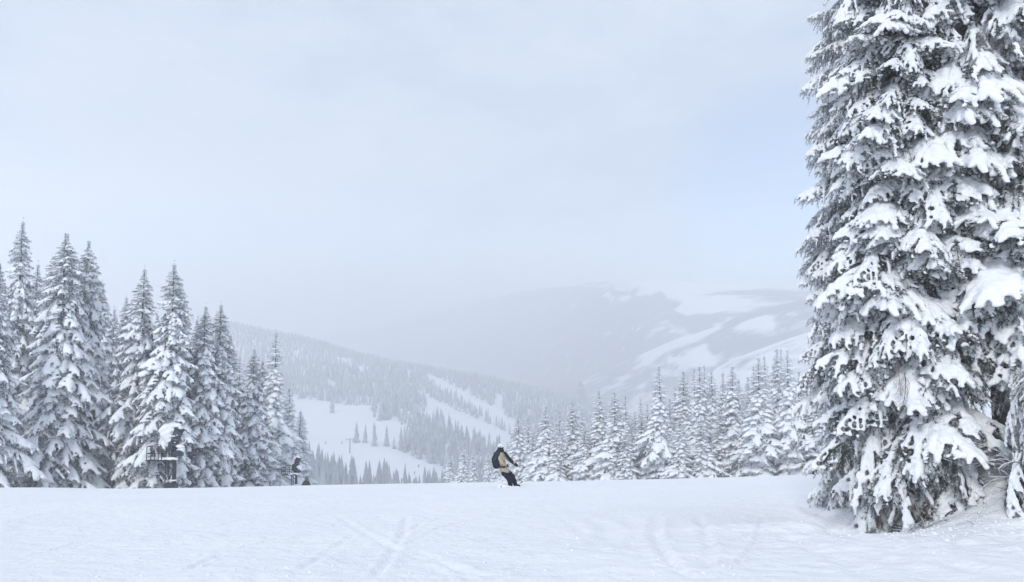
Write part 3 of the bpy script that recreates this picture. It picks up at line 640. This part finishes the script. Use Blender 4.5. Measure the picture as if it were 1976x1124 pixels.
back = [(1018, 802, 125), (1082, 790, 120), (1120, 782, 122), (1142, 800, 120), (1205, 758, 118), (1222, 790, 120), (1252, 775, 115), (1290, 765, 115), (1335, 705, 112), (1371, 708, 112), (1392, 715, 114), (1427, 728, 116), (1450, 702, 112), (1478, 682, 108), (1503, 668, 106),
        (1538, 712, 112), (1565, 708, 108), (1590, 720, 106), (1610, 735, 104), (1040, 815, 128), (1096, 800, 126), (960, 850, 160), (975, 862, 150), (943, 868, 165), (1235, 762, 112), (1358, 700, 116), (1325, 730, 120), (1550, 735, 118), (1010, 825, 132), (1062, 800, 130), (1170, 778, 126), (1190, 772, 124), (1262, 745, 122), (1300, 740, 122), (1382, 735, 122), (1440, 722, 122), (1488, 700, 120), (1512, 702, 118), (1578, 725, 116), (985, 838, 140), (1112, 800, 130), (1345, 745, 124)]
front = [(1003, 800, 105, 38), (1050, 778, 100, 42), (1103, 772, 100, 42), (1158, 750, 96, 44), (1186, 752, 92, 46), (1271, 702, 90, 46), (1315, 712, 96, 44), (1347, 702, 92, 46), (1411, 702, 90, 46), (1463, 684, 86, 58), (1497, 668, 90, 44), (1522, 668, 84, 46),
         (1235, 800, 92, 42), (1310, 800, 88, 42), (1390, 790, 90, 40), (1075, 815, 98, 36), (1130, 815, 96, 36), (1030, 830, 102, 34), (1575, 745, 82, 50), (893, 852, 140, 30), (870, 872, 150, 26), (915, 866, 150, 26), (1210, 830, 90, 36), (1440, 770, 88, 40), (1555, 780, 84, 42), (1355, 800, 88, 40), (1610, 760, 78, 52)]
seen_ = {}
nick = [(k_[0], v_[1]) for k_, v_ in named.items() if v_[1]]
for i, (px, yt, D) in enumerate(back):
    nx, nn_ = min(nick, key=lambda q_: abs(q_[0] - px)); sd_ = 'left' if px < nx else 'right'
    lb = f'faint back-row fir ' + (f'showing just {sd_} of the {nn_}' if abs(px - nx) < 16 else f'in the gap {sd_} of the {nn_}')
    if lb in seen_: lb = lb.replace('faint back-row fir', 'lower-topped faint back-row fir' if yt > seen_[lb] else 'higher-topped faint back-row fir')
    seen_[lb] = yt
    fir(px, yt, D, SP[(i * 3) % 4], r.uniform(38, 52) * 110 / D, lb, GR, r.uniform(0, 6.28))
for i, (px, yt, D, rp_) in enumerate(front):
    fir(px, yt, D, SP[(i * 5 + 1) % 4], rp_ * 1.28, named[(px, yt)][0], GR, r.uniform(0, 6.28))

# ------------------------------------------------------------------ forest on the far hillside
def far_fir_mesh(seed, tiers=4, n=6):
    r = np.random.RandomState(seed); V = []; T = []; b = 0
    for k in range(tiers):
        z0 = .05 + .86 * k / tiers; z1 = z0 + 1.9 / tiers * (1 - .4 * k / tiers); z1 = min(z1, 1.0) if k < tiers - 1 else 1.0; rad = .17 * (1 - (k / tiers)) ** .7 * (.85 + .3 * r.rand())
        a = np.arange(n) / n * 6.283 + r.rand(); rr = rad * (.62 + .6 * r.rand(n)); zz = z0 - .03 + .05 * r.rand(n)
        ring = np.stack([np.cos(a) * rr, np.sin(a) * rr, zz], 1); V.append(np.r_[ring, [[0, 0, z1]]]); T += [(b + i, b + (i + 1) % n, b + n) for i in range(n)]; b += n + 1
    return np.concatenate(V), np.array(T)
FV = [far_fir_mesh(s) for s in range(6)]
P1 = [(530, 765), (600, 772), (640, 778), (690, 785), (712, 783), (724, 813), (752, 811), (797, 834), (800, 848), (765, 866), (800, 884), (855, 906), (880, 960), (835, 966), (760, 958), (700, 955), (665, 938), (640, 912), (600, 895), (530, 880)]
P2 = [(822, 722), (850, 731), (875, 745), (910, 764), (952, 787), (960, 762), (970, 762), (970, 800), (1000, 818), (1000, 850), (960, 820), (905, 787), (870, 769), (830, 746)]
P3 = [(826, 768), (895, 799), (937, 818), (975, 834), (1002, 852), (985, 876), (940, 868), (915, 854), (895, 850), (850, 813), (820, 792)]
CL = [P1, P2, P3, [(594, 905), (650, 910), (664, 936), (600, 930)], [(645, 690), (675, 694), (674, 706), (650, 704)], [(624, 684), (634, 686), (632, 694), (622, 692)], [(688, 706), (712, 710), (710, 720), (690, 716)], [(568, 678), (578, 680), (578, 694), (568, 692)],
      [(795, 786), (835, 800), (842, 822), (820, 812), (800, 800)], [(632, 736), (648, 738), (650, 754), (634, 754)], [(851, 858), (878, 864), (876, 880), (856, 876)], [(575, 715), (590, 718), (588, 726), (575, 724)], [(780, 712), (800, 718), (806, 726), (782, 720)], [(800, 752), (830, 764), (826, 774), (804, 764)]]
rs = np.random.RandomState(77); sp_ = 5.6
yy_, xx_ = np.meshgrid(np.arange(300, 1180, sp_), np.arange(-1150, 420, sp_)); X = xx_.ravel() + rs.uniform(-.48, .48, xx_.size) * sp_; Y = yy_.ravel() + rs.uniform(-.48, .48, xx_.size) * sp_
Z = hill(X, Y); px, py = proj(X, Y, Z)
keep = (px > -60) & (px < 1330) & (Y > 305)
for c in CL: keep &= ~in_poly(px, py, c)
dens_ = fbm(X / 60, Y / 60, 91, 3); keep &= ~((dens_ > .24) & (rs.rand(len(X)) < .6)); keep &= ~((px < 400) & (rs.rand(len(X)) < .8))
X, Y, Z, px, py = X[keep], Y[keep], Z[keep], px[keep], py[keep]
Hs = rs.uniform(10, 16.5, len(X)) * np.where(fbm(X / 40, Y / 40, 95, 2) > 0, 1.08, .92); Hs *= np.clip(1.25 - Y / 1500, .6, 1)
# lone trees on the open run (photo position, height)
lone = [(641, 797, 40, 600, 'lone fir standing in the upper open run'), (650, 779, 26, 645, 'fir close behind the lone one at the run edge'), (688, 853, 42, 512, 'left one of four firs in a row on the run'), (705, 854, 37, 512, 'second, bushier fir of the row of four on the run'),
        (722, 860, 47, 508, 'tallest and broadest fir of the row of four'), (746, 861, 42, 506, 'slim right-end fir of the row of four'), (760, 866, 24, 500, 'small fir below the right end of the row of four')]
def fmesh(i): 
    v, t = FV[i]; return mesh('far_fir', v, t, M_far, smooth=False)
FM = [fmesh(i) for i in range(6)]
GF = 'firs on the hillside across the valley'
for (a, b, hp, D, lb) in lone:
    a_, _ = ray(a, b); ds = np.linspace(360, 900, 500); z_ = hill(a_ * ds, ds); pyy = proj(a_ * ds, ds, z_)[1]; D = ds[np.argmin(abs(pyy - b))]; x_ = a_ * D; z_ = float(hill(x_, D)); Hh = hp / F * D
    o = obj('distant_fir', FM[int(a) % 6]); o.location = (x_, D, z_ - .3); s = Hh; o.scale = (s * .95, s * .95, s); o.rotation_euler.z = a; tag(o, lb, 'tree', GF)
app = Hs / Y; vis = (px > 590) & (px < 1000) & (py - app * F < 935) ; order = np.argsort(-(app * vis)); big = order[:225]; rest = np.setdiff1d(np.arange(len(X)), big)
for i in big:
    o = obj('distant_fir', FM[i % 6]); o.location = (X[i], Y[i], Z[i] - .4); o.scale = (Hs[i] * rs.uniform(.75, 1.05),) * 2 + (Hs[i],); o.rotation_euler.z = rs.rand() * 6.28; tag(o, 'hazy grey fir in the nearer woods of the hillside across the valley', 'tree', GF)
V = []; T = []; b = 0
for k in range(6):
    ii = rest[rest % 6 == k]; v, t = FV[k]; an_ = rs.rand(len(ii)) * 6.28; s = Hs[ii]; wv = s * rs.uniform(.75, 1.1, len(ii))
    vx = (v[None, :, 0] * np.cos(an_)[:, None] - v[None, :, 1] * np.sin(an_)[:, None]) * wv[:, None] + X[ii][:, None]
    vy = (v[None, :, 0] * np.sin(an_)[:, None] + v[None, :, 1] * np.cos(an_)[:, None]) * wv[:, None] + Y[ii][:, None]
    vz = v[None, :, 2] * s[:, None] + Z[ii][:, None] - .4
    V.append(np.stack([vx, vy, vz], -1).reshape(-1, 3)); T.append((t[None] + (np.arange(len(ii)) * len(v))[:, None, None]).reshape(-1, 3) + b); b += len(ii) * len(v)
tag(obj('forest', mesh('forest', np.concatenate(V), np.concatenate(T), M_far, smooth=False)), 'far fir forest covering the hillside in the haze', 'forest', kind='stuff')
print('far trees', len(X))

# ------------------------------------------------------------------ snow guns
def snow_lump(name, C, S, parent, voxel=.05, seed=1, material=M_tsnow):
    v, t = fuse(C, S, voxel, None, 3); v = jitter(v, voxel * 1.2, 3.5, seed); return obj(name, mesh(name, v, t, material), parent)
def snow_gun(px, D, zpix, label, s=1.0, mirror=1, big=True):
    w_ = .85 if big else .6
    """fan gun on a lift-pole tower with a railed work platform; local metres, 1 photo pixel = D/F"""
    base = P(px, zpix, D); zb = gz(base.x, D); k = D / F; t = empty('snow_gun', (base.x, D, zb)); tag(t, label, 'snow gun', 'snow guns at the foot of the left stand')
    def q(ux, uy, dy=0): return Vector(((ux) * k * s * mirror, dy, (uy) * k * s + (base.z - zb)))     # offsets in photo pixels from the foot
    m = MB(); m.tube([q(6, 0) - Vector((0, 0, 2.5)), q(6, 12), q(6, 44), q(5, 62)], [.17 * w_, .16 * w_, .15 * w_, .14 * w_], 12); m.build('pole', M_navy, t, smooth=True)
    m = MB(); m.box(q(1, 2) + Vector((0, 0, -.2)), (.86 * w_, .6, .95)); m.build('control_box', M_navy, t, bevel=.03)
    for ux in (-8, -2):
        m = MB(); m.tube([q(ux, 8, -.25), q(ux, 62, -.25)], .030, 6); m.build('ladder_rail', M_navy, t, smooth=True)
    for i in range(7):
        m = MB(); m.tube([q(-8, 16 + i * 7, -.25), q(-2, 16 + i * 7, -.25)], .018, 5); m.build('rung', M_grey, t, smooth=True)
    x0, x1 = -40, 10
    m = MB(); m.box((q(x0, 54) + q(x1, 54)) / 2, (abs(x1 - x0) * k * s, 1.2, .08)); m.build('deck', M_navy, t)
    dz = 25 * k * s
    for yy in (-.6, .6):
        for i, ux in enumerate((x0, x0 + 8, x0 + 15, x0 + 22, x0 + 28)):
            m = MB(); m.tube([q(ux, 54, yy), q(ux, 54 + 26, yy)], .028, 6); m.build('railing_post', M_navy, t, smooth=True)
        for hh in (13, 26):
            m = MB(); m.tube([q(x0, 54 + hh, yy), q(x0 + 28, 54 + hh, yy)], .025, 6); m.build('railing_bar', M_navy, t, smooth=True)
    for hh in (13, 26):
        m = MB(); m.tube([q(x0, 54 + hh, -.6), q(x0, 54 + hh, .6)], .025, 6); m.build('railing_bar', M_navy, t, smooth=True)
    m = MB(); m.tube([q(x0 + 20, 54, 0), q(4, 34, 0)], .035, 6); m.build('brace', M_navy, t, smooth=True)
    # yoke and barrel: pointing up and to the right
    m = MB(); m.tube([q(2, 58), q(2, 74)], .13, 10); m.box(q(2, 74), (.5, .7, .10)); m.box(q(2, 80, .42), (.28, .06, .55)); m.box(q(2, 80, -.42), (.28, .06, .55)); m.build('yoke', M_navy, t)
    a0, a1 = q(0, 72), q(12, 110); d = (a1 - a0).normalized(); Lb = (a1 - a0).length
    m = MB(); m.tube([a0, a0 + d * Lb * .25, a0 + d * Lb * .3, a0 + d * Lb * .8, a0 + d * Lb], [.26 * w_, .34 * w_, .36 * w_, .34 * w_, .38 * w_], 20); m.build('barrel', M_navy, t, smooth=True)
    for f_ in (.30, .56, .82):
        m = MB(); m.tube([a0 + d * Lb * (f_ - .02), a0 + d * Lb * (f_ + .02)], .40 * w_, 20); m.build('band', M_grey, t, smooth=True)
    m = MB(); m.tube([a0 + d * Lb, a0 + d * Lb * 1.07], [.43 * w_, .43 * w_], 20); m.build('nozzle_ring', M_navy, t, smooth=True)
    m = MB(); m.box(q(14, 66, -.1), (.62 * w_, .5, .42 * w_)); m.build('motor_box', M_navy, t, bevel=.03)
    # snow on it
    sc_ = k * s
    if big: C = [q(-14, 112), q(-20, 108), q(-7, 116), q(2, 118), q(-15, 102), q(-8, 106), q(-11, 96), q(-4, 100), q(-7, 90), q(-2, 92), q(-4, 84), q(10, 118), q(15, 112), q(0, 110)]; S = [(.32, .42, .30), (.2, .35, .22), (.32, .42, .24), (.3, .42, .18), (.28, .4, .28), (.3, .42, .3), (.24, .35, .28), (.26, .36, .3), (.2, .3, .28), (.2, .3, .25), (.15, .22, .25), (.26, .32, .13), (.16, .25, .14), (.3, .4, .25)]
    else: C = [q(2, 112), q(8, 116), q(-4, 106), q(14, 112)]; S = [(.3, .4, .18), (.3, .35, .16), (.22, .3, .2), (.2, .3, .14)]
    for i in range(len(S)): S[i] = tuple(np.array(S[i]) * k * s / .0361)
    snow_lump('snow', C, S, t, seed=2)
    if big: snow_lump('snow', [q(-3, 84, -.2), q(2, 86, -.25), q(7, 87, -.2), q(1, 98, -.25), q(6, 99, -.25), q(11, 100, -.2)], [(.12, .12, .06)] * 6, t, .03, 7)
    m2 = [q(14, 80), q(18, 78), q(20, 72), q(14, 73)]; snow_lump('snow', m2, [(.26, .3, .12), (.2, .3, .12), (.14, .25, .16), (.2, .25, .08)], t, .04, 3)
    dk = [q(u, 56.5, r_) for u, r_ in [(-38, -.4), (-34, 0), (-30, .3), (-26, -.3), (-20, 0), (-14, -.4), (-10, .3), (-6, -.45), (0, -.4), (6, -.4), (9, -.3)]]
    snow_lump('snow', dk, [(.28, .22, .09)] * len(dk), t, .04, 4)
    snow_lump('snow', [q(-4, 15, -.1), q(3, 15.5, 0), q(8, 15, -.1)], [(.2, .25, .06)] * 3, t, .04, 5)
    return t
snow_gun(329, 54, 943, 'big snow gun on a railed tower, its barrel buried under a white snow cap')
snow_gun(568, 68, 944, 'small distant snow gun with a dark barrel, right of the needle-thin fir', s=.52, big=False)

# chairlift tower and tiny skiers on the run across the valley
def on_hill(a, b):
    u, _ = ray(a, b); ds = np.linspace(330, 950, 900); z_ = hill(u * ds, ds); i = np.argmin(abs(proj(u * ds, ds, z_)[1] - b)); return Vector((u * ds[i], ds[i], z_[i]))
M_pole = mat('lift_tower_steel', (.22, .24, .27), .6, .3)
p = on_hill(675, 875); t = empty('lift_tower', p); tag(t, 'thin T-shaped lift tower standing in the open run', 'lift tower')
m = MB(); m.tube([(0, 0, -1), (0, 0, 8.2)], [.42, .28], 8); m.build('mast', M_pole, t, smooth=True)
m = MB(); m.box((0, 0, 8.2), (4.4, .4, .3)); m.build('crossarm', M_pole, t)
for s in (-1, 1):
    m = MB(); m.box((2.0 * s, 0, 7.75), (.35, 1.6, .4)); m.build('sheave_assembly', M_pole, t)
M_dkc = mat('dark_ski_clothes', (.03, .035, .05), .8)
def tiny_skier(a, b, label, sc_=1.0, lean=.1):
    p = on_hill(a, b); C, S = chain([((-.15, 0, 0), .10, (-.12, 0, .45), .11), ((-.12, 0, .45), .11, (-.05, 0, .85), .15), ((.2, 0, 0), .10, (.15, 0, .45), .11), ((.15, 0, .45), .11, (.03, 0, .85), .15),
        ((0, 0, .85), .2, (lean, 0, 1.35), .22), ((lean - .2, 0, 1.33), .09, (lean - .42, 0, .95), .07), ((lean + .2, 0, 1.33), .09, (lean + .42, 0, .95), .07), ((lean, 0, 1.4), .1, (lean + .02, 0, 1.62), .14)])
    v, t_ = fuse(C, S, .05, None, 2); o = obj('person', mesh('person', v, t_, M_dkc)); o.location = p; o.scale = (sc_,) * 3; tag(o, label, 'person', 'skiers on the far run')
tiny_skier(659.5, 857, 'tiny dark skier on the open run, left of the lift tower'); tiny_skier(685, 857, 'tiny dark skier just right of the lift tower, below the row of firs')
tiny_skier(808, 902, 'tiny dark skier low on the run near its right edge'); tiny_skier(628.5, 857, 'tiny dark skier high at the left of the open run')
tiny_skier(800, 916, 'lowest tiny skier on the far run')

# ------------------------------------------------------------------ the snowboarder
M_tan = mat('tan_jacket', (.46, .39, .28), .85, .2, noise=(12, (.36, .30, .21), .45, .8), bump=[(9, .03, .7)])
M_blk = mat('black_fabric', (.010, .012, .018), .8, .2, noise=(14, (.022, .026, .038), .4, .8), bump=[(10, .03, .7)])
M_pant = mat('navy_black_trousers', (.010, .013, .026), .85, .15, bump=[(7, .04, .8)])
M_helm = mat('white_helmet', (.78, .80, .83), .35, .5)
M_skin = mat('skin', (.45, .27, .20), .6)
M_pack = mat('slate_backpack', (.016, .024, .040), .8, .2, noise=(10, (.035, .05, .07), .45, .75), bump=[(12, .02, .7)])
SB = P(991, 938, 30); SB.z = gz(SB.x, 30) + float(relief(np.array([SB.x]), np.array([30.]))[0]); k30 = 30 / F
def w3(cx, cy, dy=0):    # crop pixel (11.24 per photo pixel, origin 930,850) to local metres
    return np.array([(930 + cx / 11.24 - 991) * k30, dy, (938 - (850 + cy / 11.24)) * k30])
hd = w3(410, 150); nk = w3(402, 225); ch = w3(395, 330); sp_l = w3(430, 500); hp = w3(495, 650)
shR = w3(480, 305, .10); elR = w3(585, 430, .14); wrR = w3(690, 505, .18); haR = w3(742, 548, .20)
shL = w3(345, 300, -.12); elL = w3(440, 470, -.34); wrL = w3(520, 525, -.20); haL = w3(545, 530, -.16)
hipR = w3(535, 640, .12); hipL = w3(460, 665, -.12); knR = w3(660, 790, .22); knL = w3(590, 800, -.10); anR = w3(720, 950, .20); anL = w3(625, 955, -.20)
body = empty('person', SB); 
tag(body, 'snowboarder leaning into a turn in tan and black jacket, dark backpack and white helmet', 'person')
def part(name, segs, vox, material, par=body, sm=2, jit=0, extra=None):
    C, S = chain(segs, .4)
    if extra: C = C + [e[0] for e in extra]; S = S + [e[1] for e in extra]
    v, t_ = fuse(C, S, vox, None, sm)
    if jit: v = jitter(v, jit, 9, 3)
    return obj(name, mesh(name, v, t_, material), par)
part('body', [(hd, (.085, .10, .11), hd + [.01, 0, -.02], (.08, .09, .10)), (hd, .06, nk, .06), (nk, .07, ch, (.13, .16, .12)), (ch, (.11, .15, .11), hp + [.03, 0, .04], (.09, .12, .07)),
    (shR, .06, elR, .045), (elR, .045, wrR, .032), (shL, .06, elL, .045), (elL, .045, wrL, .032), (ch, .10, shR, .06), (ch, .1, shL, .06), (wrR, .032, haR, .035), (wrL, .032, haL, .035),
    (hipR + [.03, 0, -.06], .06, knR, .055), (knR, .06, anR, .042), (hipL + [.05, 0, -.06], .06, knL, .055), (knL, .06, anL, .042), (hd + [.07, .0, -.02], .022, hd + [.09, 0, -.03], .018)], .02, M_skin)
j = part('jacket', [(nk + [0, 0, -.06], (.11, .13, .07), ch, (.15, .20, .13)), (ch, (.15, .20, .13), sp_l, (.14, .18, .14)), (sp_l, (.14, .18, .14), hp + [-.005, 0, .0], (.165, .195, .085)), (hp + [.0, 0, .0], (.165, .195, .085), hp + [.02, 0, -.045], (.165, .195, .06)),
    (shR, .09, elR, .078), (elR, .078, wrR, .066), (ch, .12, shR, .085), (shL, .085, elL, .07), (elL, .07, wrL, .055), (ch, .12, shL, .085)], .018, M_tan, jit=.012)
part('shoulder_panel', [(shR + [.03, -.035, .02], .074, elR + [.03, -.03, .01], .070), (elR + [.03, -.03, .01], .070, wrR + [-.03, -.02, .01], .060)], .016, M_blk, j, jit=.01)
part('hood', [(nk + [-.10, -.02, -.05], (.07, .13, .08), nk + [.05, 0, -.02], (.10, .13, .07)), (hd + [-.02, 0, -.05], (.10, .12, .07), nk + [0, 0, .0], (.12, .14, .08)), (hd + [.05, -.03, -.07], (.05, .10, .05), nk + [.06, 0, .0], (.06, .12, .06)), (nk + [0, 0, .02], (.12, .13, .07), nk + [-.05, 0, -.14], (.14, .17, .10))], .018, M_blk, j, jit=.01)
part('trousers', [(hp + [.03, 0, -.08], (.13, .16, .08), (hipR + hipL) / 2 + [.06, 0, -.10], (.12, .17, .10)), (hipR + [.03, 0, -.07], .10, knR, .10), (knR, .10, anR, .085), (hipL + [.03, 0, -.07], .10, knL, .105), (knL, .105, anL, .09)], .018, M_pant, jit=.016)
part('glove', [(wrR, .052, haR, .062), (haR, .055, haR + [.045, 0, -.06], .028), (haR + [0, .03, 0], .024, haR + [.05, .035, -.055], .018), (haR, .028, haR + [.03, -.05, -.03], .020)], .012, M_blk)
part('glove', [(wrL, .045, haL, .05), (haL, .045, haL + [.05, 0, -.03], .03), (haL, .028, haL + [.02, -.05, .02], .020)], .012, M_blk)
part('boot', [(anR, .075, anR + [.0, 0, -.08], .07), (anR + [0, 0, -.07], .06, anR + [.15, .05, -.08], .05)], .018, M_blk)
part('boot', [(anL, .075, anL + [.0, 0, -.08], .07), (anL + [0, 0, -.07], .06, anL + [.15, .05, -.08], .05)], .018, M_blk)
h_ = part('helmet', [(hd + [0, 0, .025], (.105, .12, .09), hd + [.0, 0, .04], (.10, .115, .085))], .015, M_helm, sm=1)
m = MB(); m.box(hd + [-.01, -.125, .02], (.03, .02, .035)); m.build('vent', M_blk, h_)
part('goggles', [(hd + [.075, -.05, -.045], (.03, .03, .03), hd + [.09, .05, -.045], (.03, .03, .03))], .012, M_blk, h_)
b_ = part('backpack', [(w3(330, 290, -.14), (.13, .16, .10), w3(300, 430, -.16), (.155, .18, .13)), (w3(300, 430, -.16), (.14, .16, .13), w3(320, 560, -.13), (.12, .15, .09))], .02, M_pack, jit=.014)
m = MB(); m.tube([w3(400, 560, -.17), w3(470, 572, -.20), w3(535, 545, -.17)], .028, 6); m.build('hip_belt', M_blk, b_, smooth=True)
m = MB(); m.tube([w3(490, 440, -.21), w3(440, 520, -.20)], .014, 5); m.build('strap', M_blk, b_, smooth=True)
m = MB(); m.tube([w3(260, 340, -.25), w3(235, 440, -.27), w3(262, 560, -.23)], .022, 6); m.build('strap', M_blk, b_, smooth=True)
m = MB(); m.box(w3(330, 470, -.32), (.16, .03, .14), rot=Matrix.Rotation(.25, 3, 'Y')); m.build('pocket', M_blk, b_, bevel=.01)
# board: rounded plank with upturned ends, edged into the snow
m = MB(); pts = []
nb_ = 22
for i in range(nb_ + 1):
    t_ = i / nb_ * 2 - 1; wdt = .12 * (1 - abs(t_) ** 6 * .9) - .02 * (1 - abs(t_)); up = .07 * max(0, abs(t_) - .78) / .22; pts.append((t_ * .60, wdt, up * abs(up) * 8))
vv = [];
for x_, wd_, up in pts: vv += [(x_, -wd_, up), (x_, wd_, up), (x_, wd_, up + .012), (x_, -wd_, up + .012)]
ff = []
for i in range(nb_): a = i * 4; ff += [(a + q_, a + (q_ + 1) % 4, a + 4 + (q_ + 1) % 4, a + 4 + q_) for q_ in range(4)]
ff += [(0, 3, 2, 1), (nb_ * 4, nb_ * 4 + 1, nb_ * 4 + 2, nb_ * 4 + 3)]
m.add(vv, ff); sbd = m.build('snowboard', M_blk, smooth=False); sbd.location = SB + Vector((-.03, 0.05, -.03)); sbd.rotation_euler = (R(-26), R(-11), R(50)); tag(sbd, 'dark snowboard edged into the snow under the leaning rider', 'snowboard')
# powder thrown up at the board
C = []; S = []; r = random.Random(9)
for i in range(130):
    a = r.random(); C.append((SB.x - .5 + .62 * a + r.gauss(0, .04), 30 - .22 + r.gauss(0, .12), SB.z + abs(r.gauss(0, .06)) * (1.4 - a))); q_ = r.uniform(.012, .04); S.append((q_ * 1.6, q_ * 1.3, q_ * .7))
v, t_ = fuse(C, S, .015, None, 1); tag(obj('snow_spray', mesh('snow_spray', v, t_, M_snow)), 'low puff of powder snow thrown up by the snowboard', 'snow spray', kind='stuff')

# the second person, half hidden below the crest
q = P(590, 944, 56); zf = q.z - .62; k56 = 56 / F
M_brn = mat('brown_grey_jacket', (.035, .034, .036), .85, .2, noise=(9, (.07, .066, .064), .4, .75), bump=[(9, .03, .6)])
t = empty('person', (q.x, 56, min(zf, gz(q.x, 56)))); z0 = t.location.z; up = q.z - z0
tag(t, 'brown-grey jacketed person half hidden below the crest beside the small snow gun', 'person')
def lp(dx, dz, dy=0): return np.array([dx * k56, dy, up + dz * k56])
part('body', [(lp(1, 20.5), .07, lp(1, 16), .045), (lp(1, 15), .05, lp(0, 2), (.13, .11, .1)), (lp(0, 2), .12, (-.1, 0, .45), .08), ((-.1, 0, .45), .08, (-.14, 0, .05), .05), (lp(0, 2), .12, (.12, 0, .45), .08), ((.12, 0, .45), .08, (.16, 0, .05), .05),
              (lp(-3, 13), .06, lp(-7, 6), .05), (lp(-7, 6), .045, lp(-8, 1), .04), (lp(4, 13), .06, lp(6.5, 7), .05), (lp(6.5, 7), .045, lp(3.5, 3), .04)], .025, M_skin, t)
part('jacket', [(lp(1, 15.5), (.09, .1, .05), lp(0, 10), (.19, .16, .12)), (lp(0, 10), (.20, .16, .12), lp(0, 0), (.20, .16, .1)), (lp(-2.5, 13), .09, lp(-7, 6), .075), (lp(-7, 6), .075, lp(-8.2, .5), .06), (lp(3.5, 13), .09, lp(6.5, 7), .08), (lp(6.5, 7), .075, lp(3.5, 3), .06)], .022, M_brn, t, jit=.012)
part('trousers', [((-.02, 0, up - .02), (.18, .14, .12), (0, 0, up - .2), (.17, .14, .12)), ((-.08, 0, up - .2), .11, (-.12, 0, .45), .10), ((-.12, 0, .45), .1, (-.14, 0, .05), .09), ((.08, 0, up - .2), .11, (.13, 0, .45), .10), ((.13, 0, .45), .1, (.16, 0, .05), .09)], .025, M_pant, t)
part('helmet', [(lp(1.4, 19.6), (.13, .14, .13), lp(1.4, 21.2), (.125, .135, .115))], .018, M_grey, t)
part('boot', [((-.14, 0, .06), .07, (-.16, -.14, .03), .055)], .02, M_blk, t); part('boot', [((.16, 0, .06), .07, (.18, -.14, .03), .055)], .02, M_blk, t)

# loose clods fallen from the boughs and kicked up on the piste
r = random.Random(21); C = []; S = []
for i in range(620):
    if i < 380: x_, y_ = r.gauss(7.3, 1.2), r.gauss(13.2, .7)
    else: u_ = r.uniform(-.6, .6); y_ = 9 + 16 * r.random() ** 1.6; x_ = u_ * y_
    q_ = r.uniform(.008, .026) * (1.5 if r.random() < .1 and i < 380 else 1); C.append((x_, y_, gz(x_, y_) + .2 * q_ + float(relief(np.array([x_]), np.array([y_]))[0]))); S.append((q_ * r.uniform(.8, 1.4), q_ * r.uniform(.8, 1.4), q_ * r.uniform(.5, .9)))
v, t_ = lumps(C, S, ICO1); v = jitter(v, .006, 60, 5); tag(obj('snow_clods', mesh('snow_clods', v, t_, M_snow)), 'small loose clods of snow scattered on the piste and below the big firs', kind='stuff')

# small marker post by the right stand
p = P(1378, 916, 70); z0 = gz(p.x, 70); m = MB(); m.tube([(0, 0, -.2), (0, 0, p.z - z0)], .05, 8); m.tube([(0, 0, p.z - z0), (0, 0, p.z - z0 + .12)], [.065, .02], 8, m=1)
o = m.build('marker_post', [M_grey, M_bsnow], smooth=True); o.location = (p.x, 70, z0); tag(o, 'small snow-capped marker post at the foot of the right stand', 'post')
n_t = sum(len(o.data.polygons) for o in {o.data.name: o for o in sc.objects if o.type == 'MESH'}.values()); print('unique polys', n_t, 'objects', len(sc.objects))
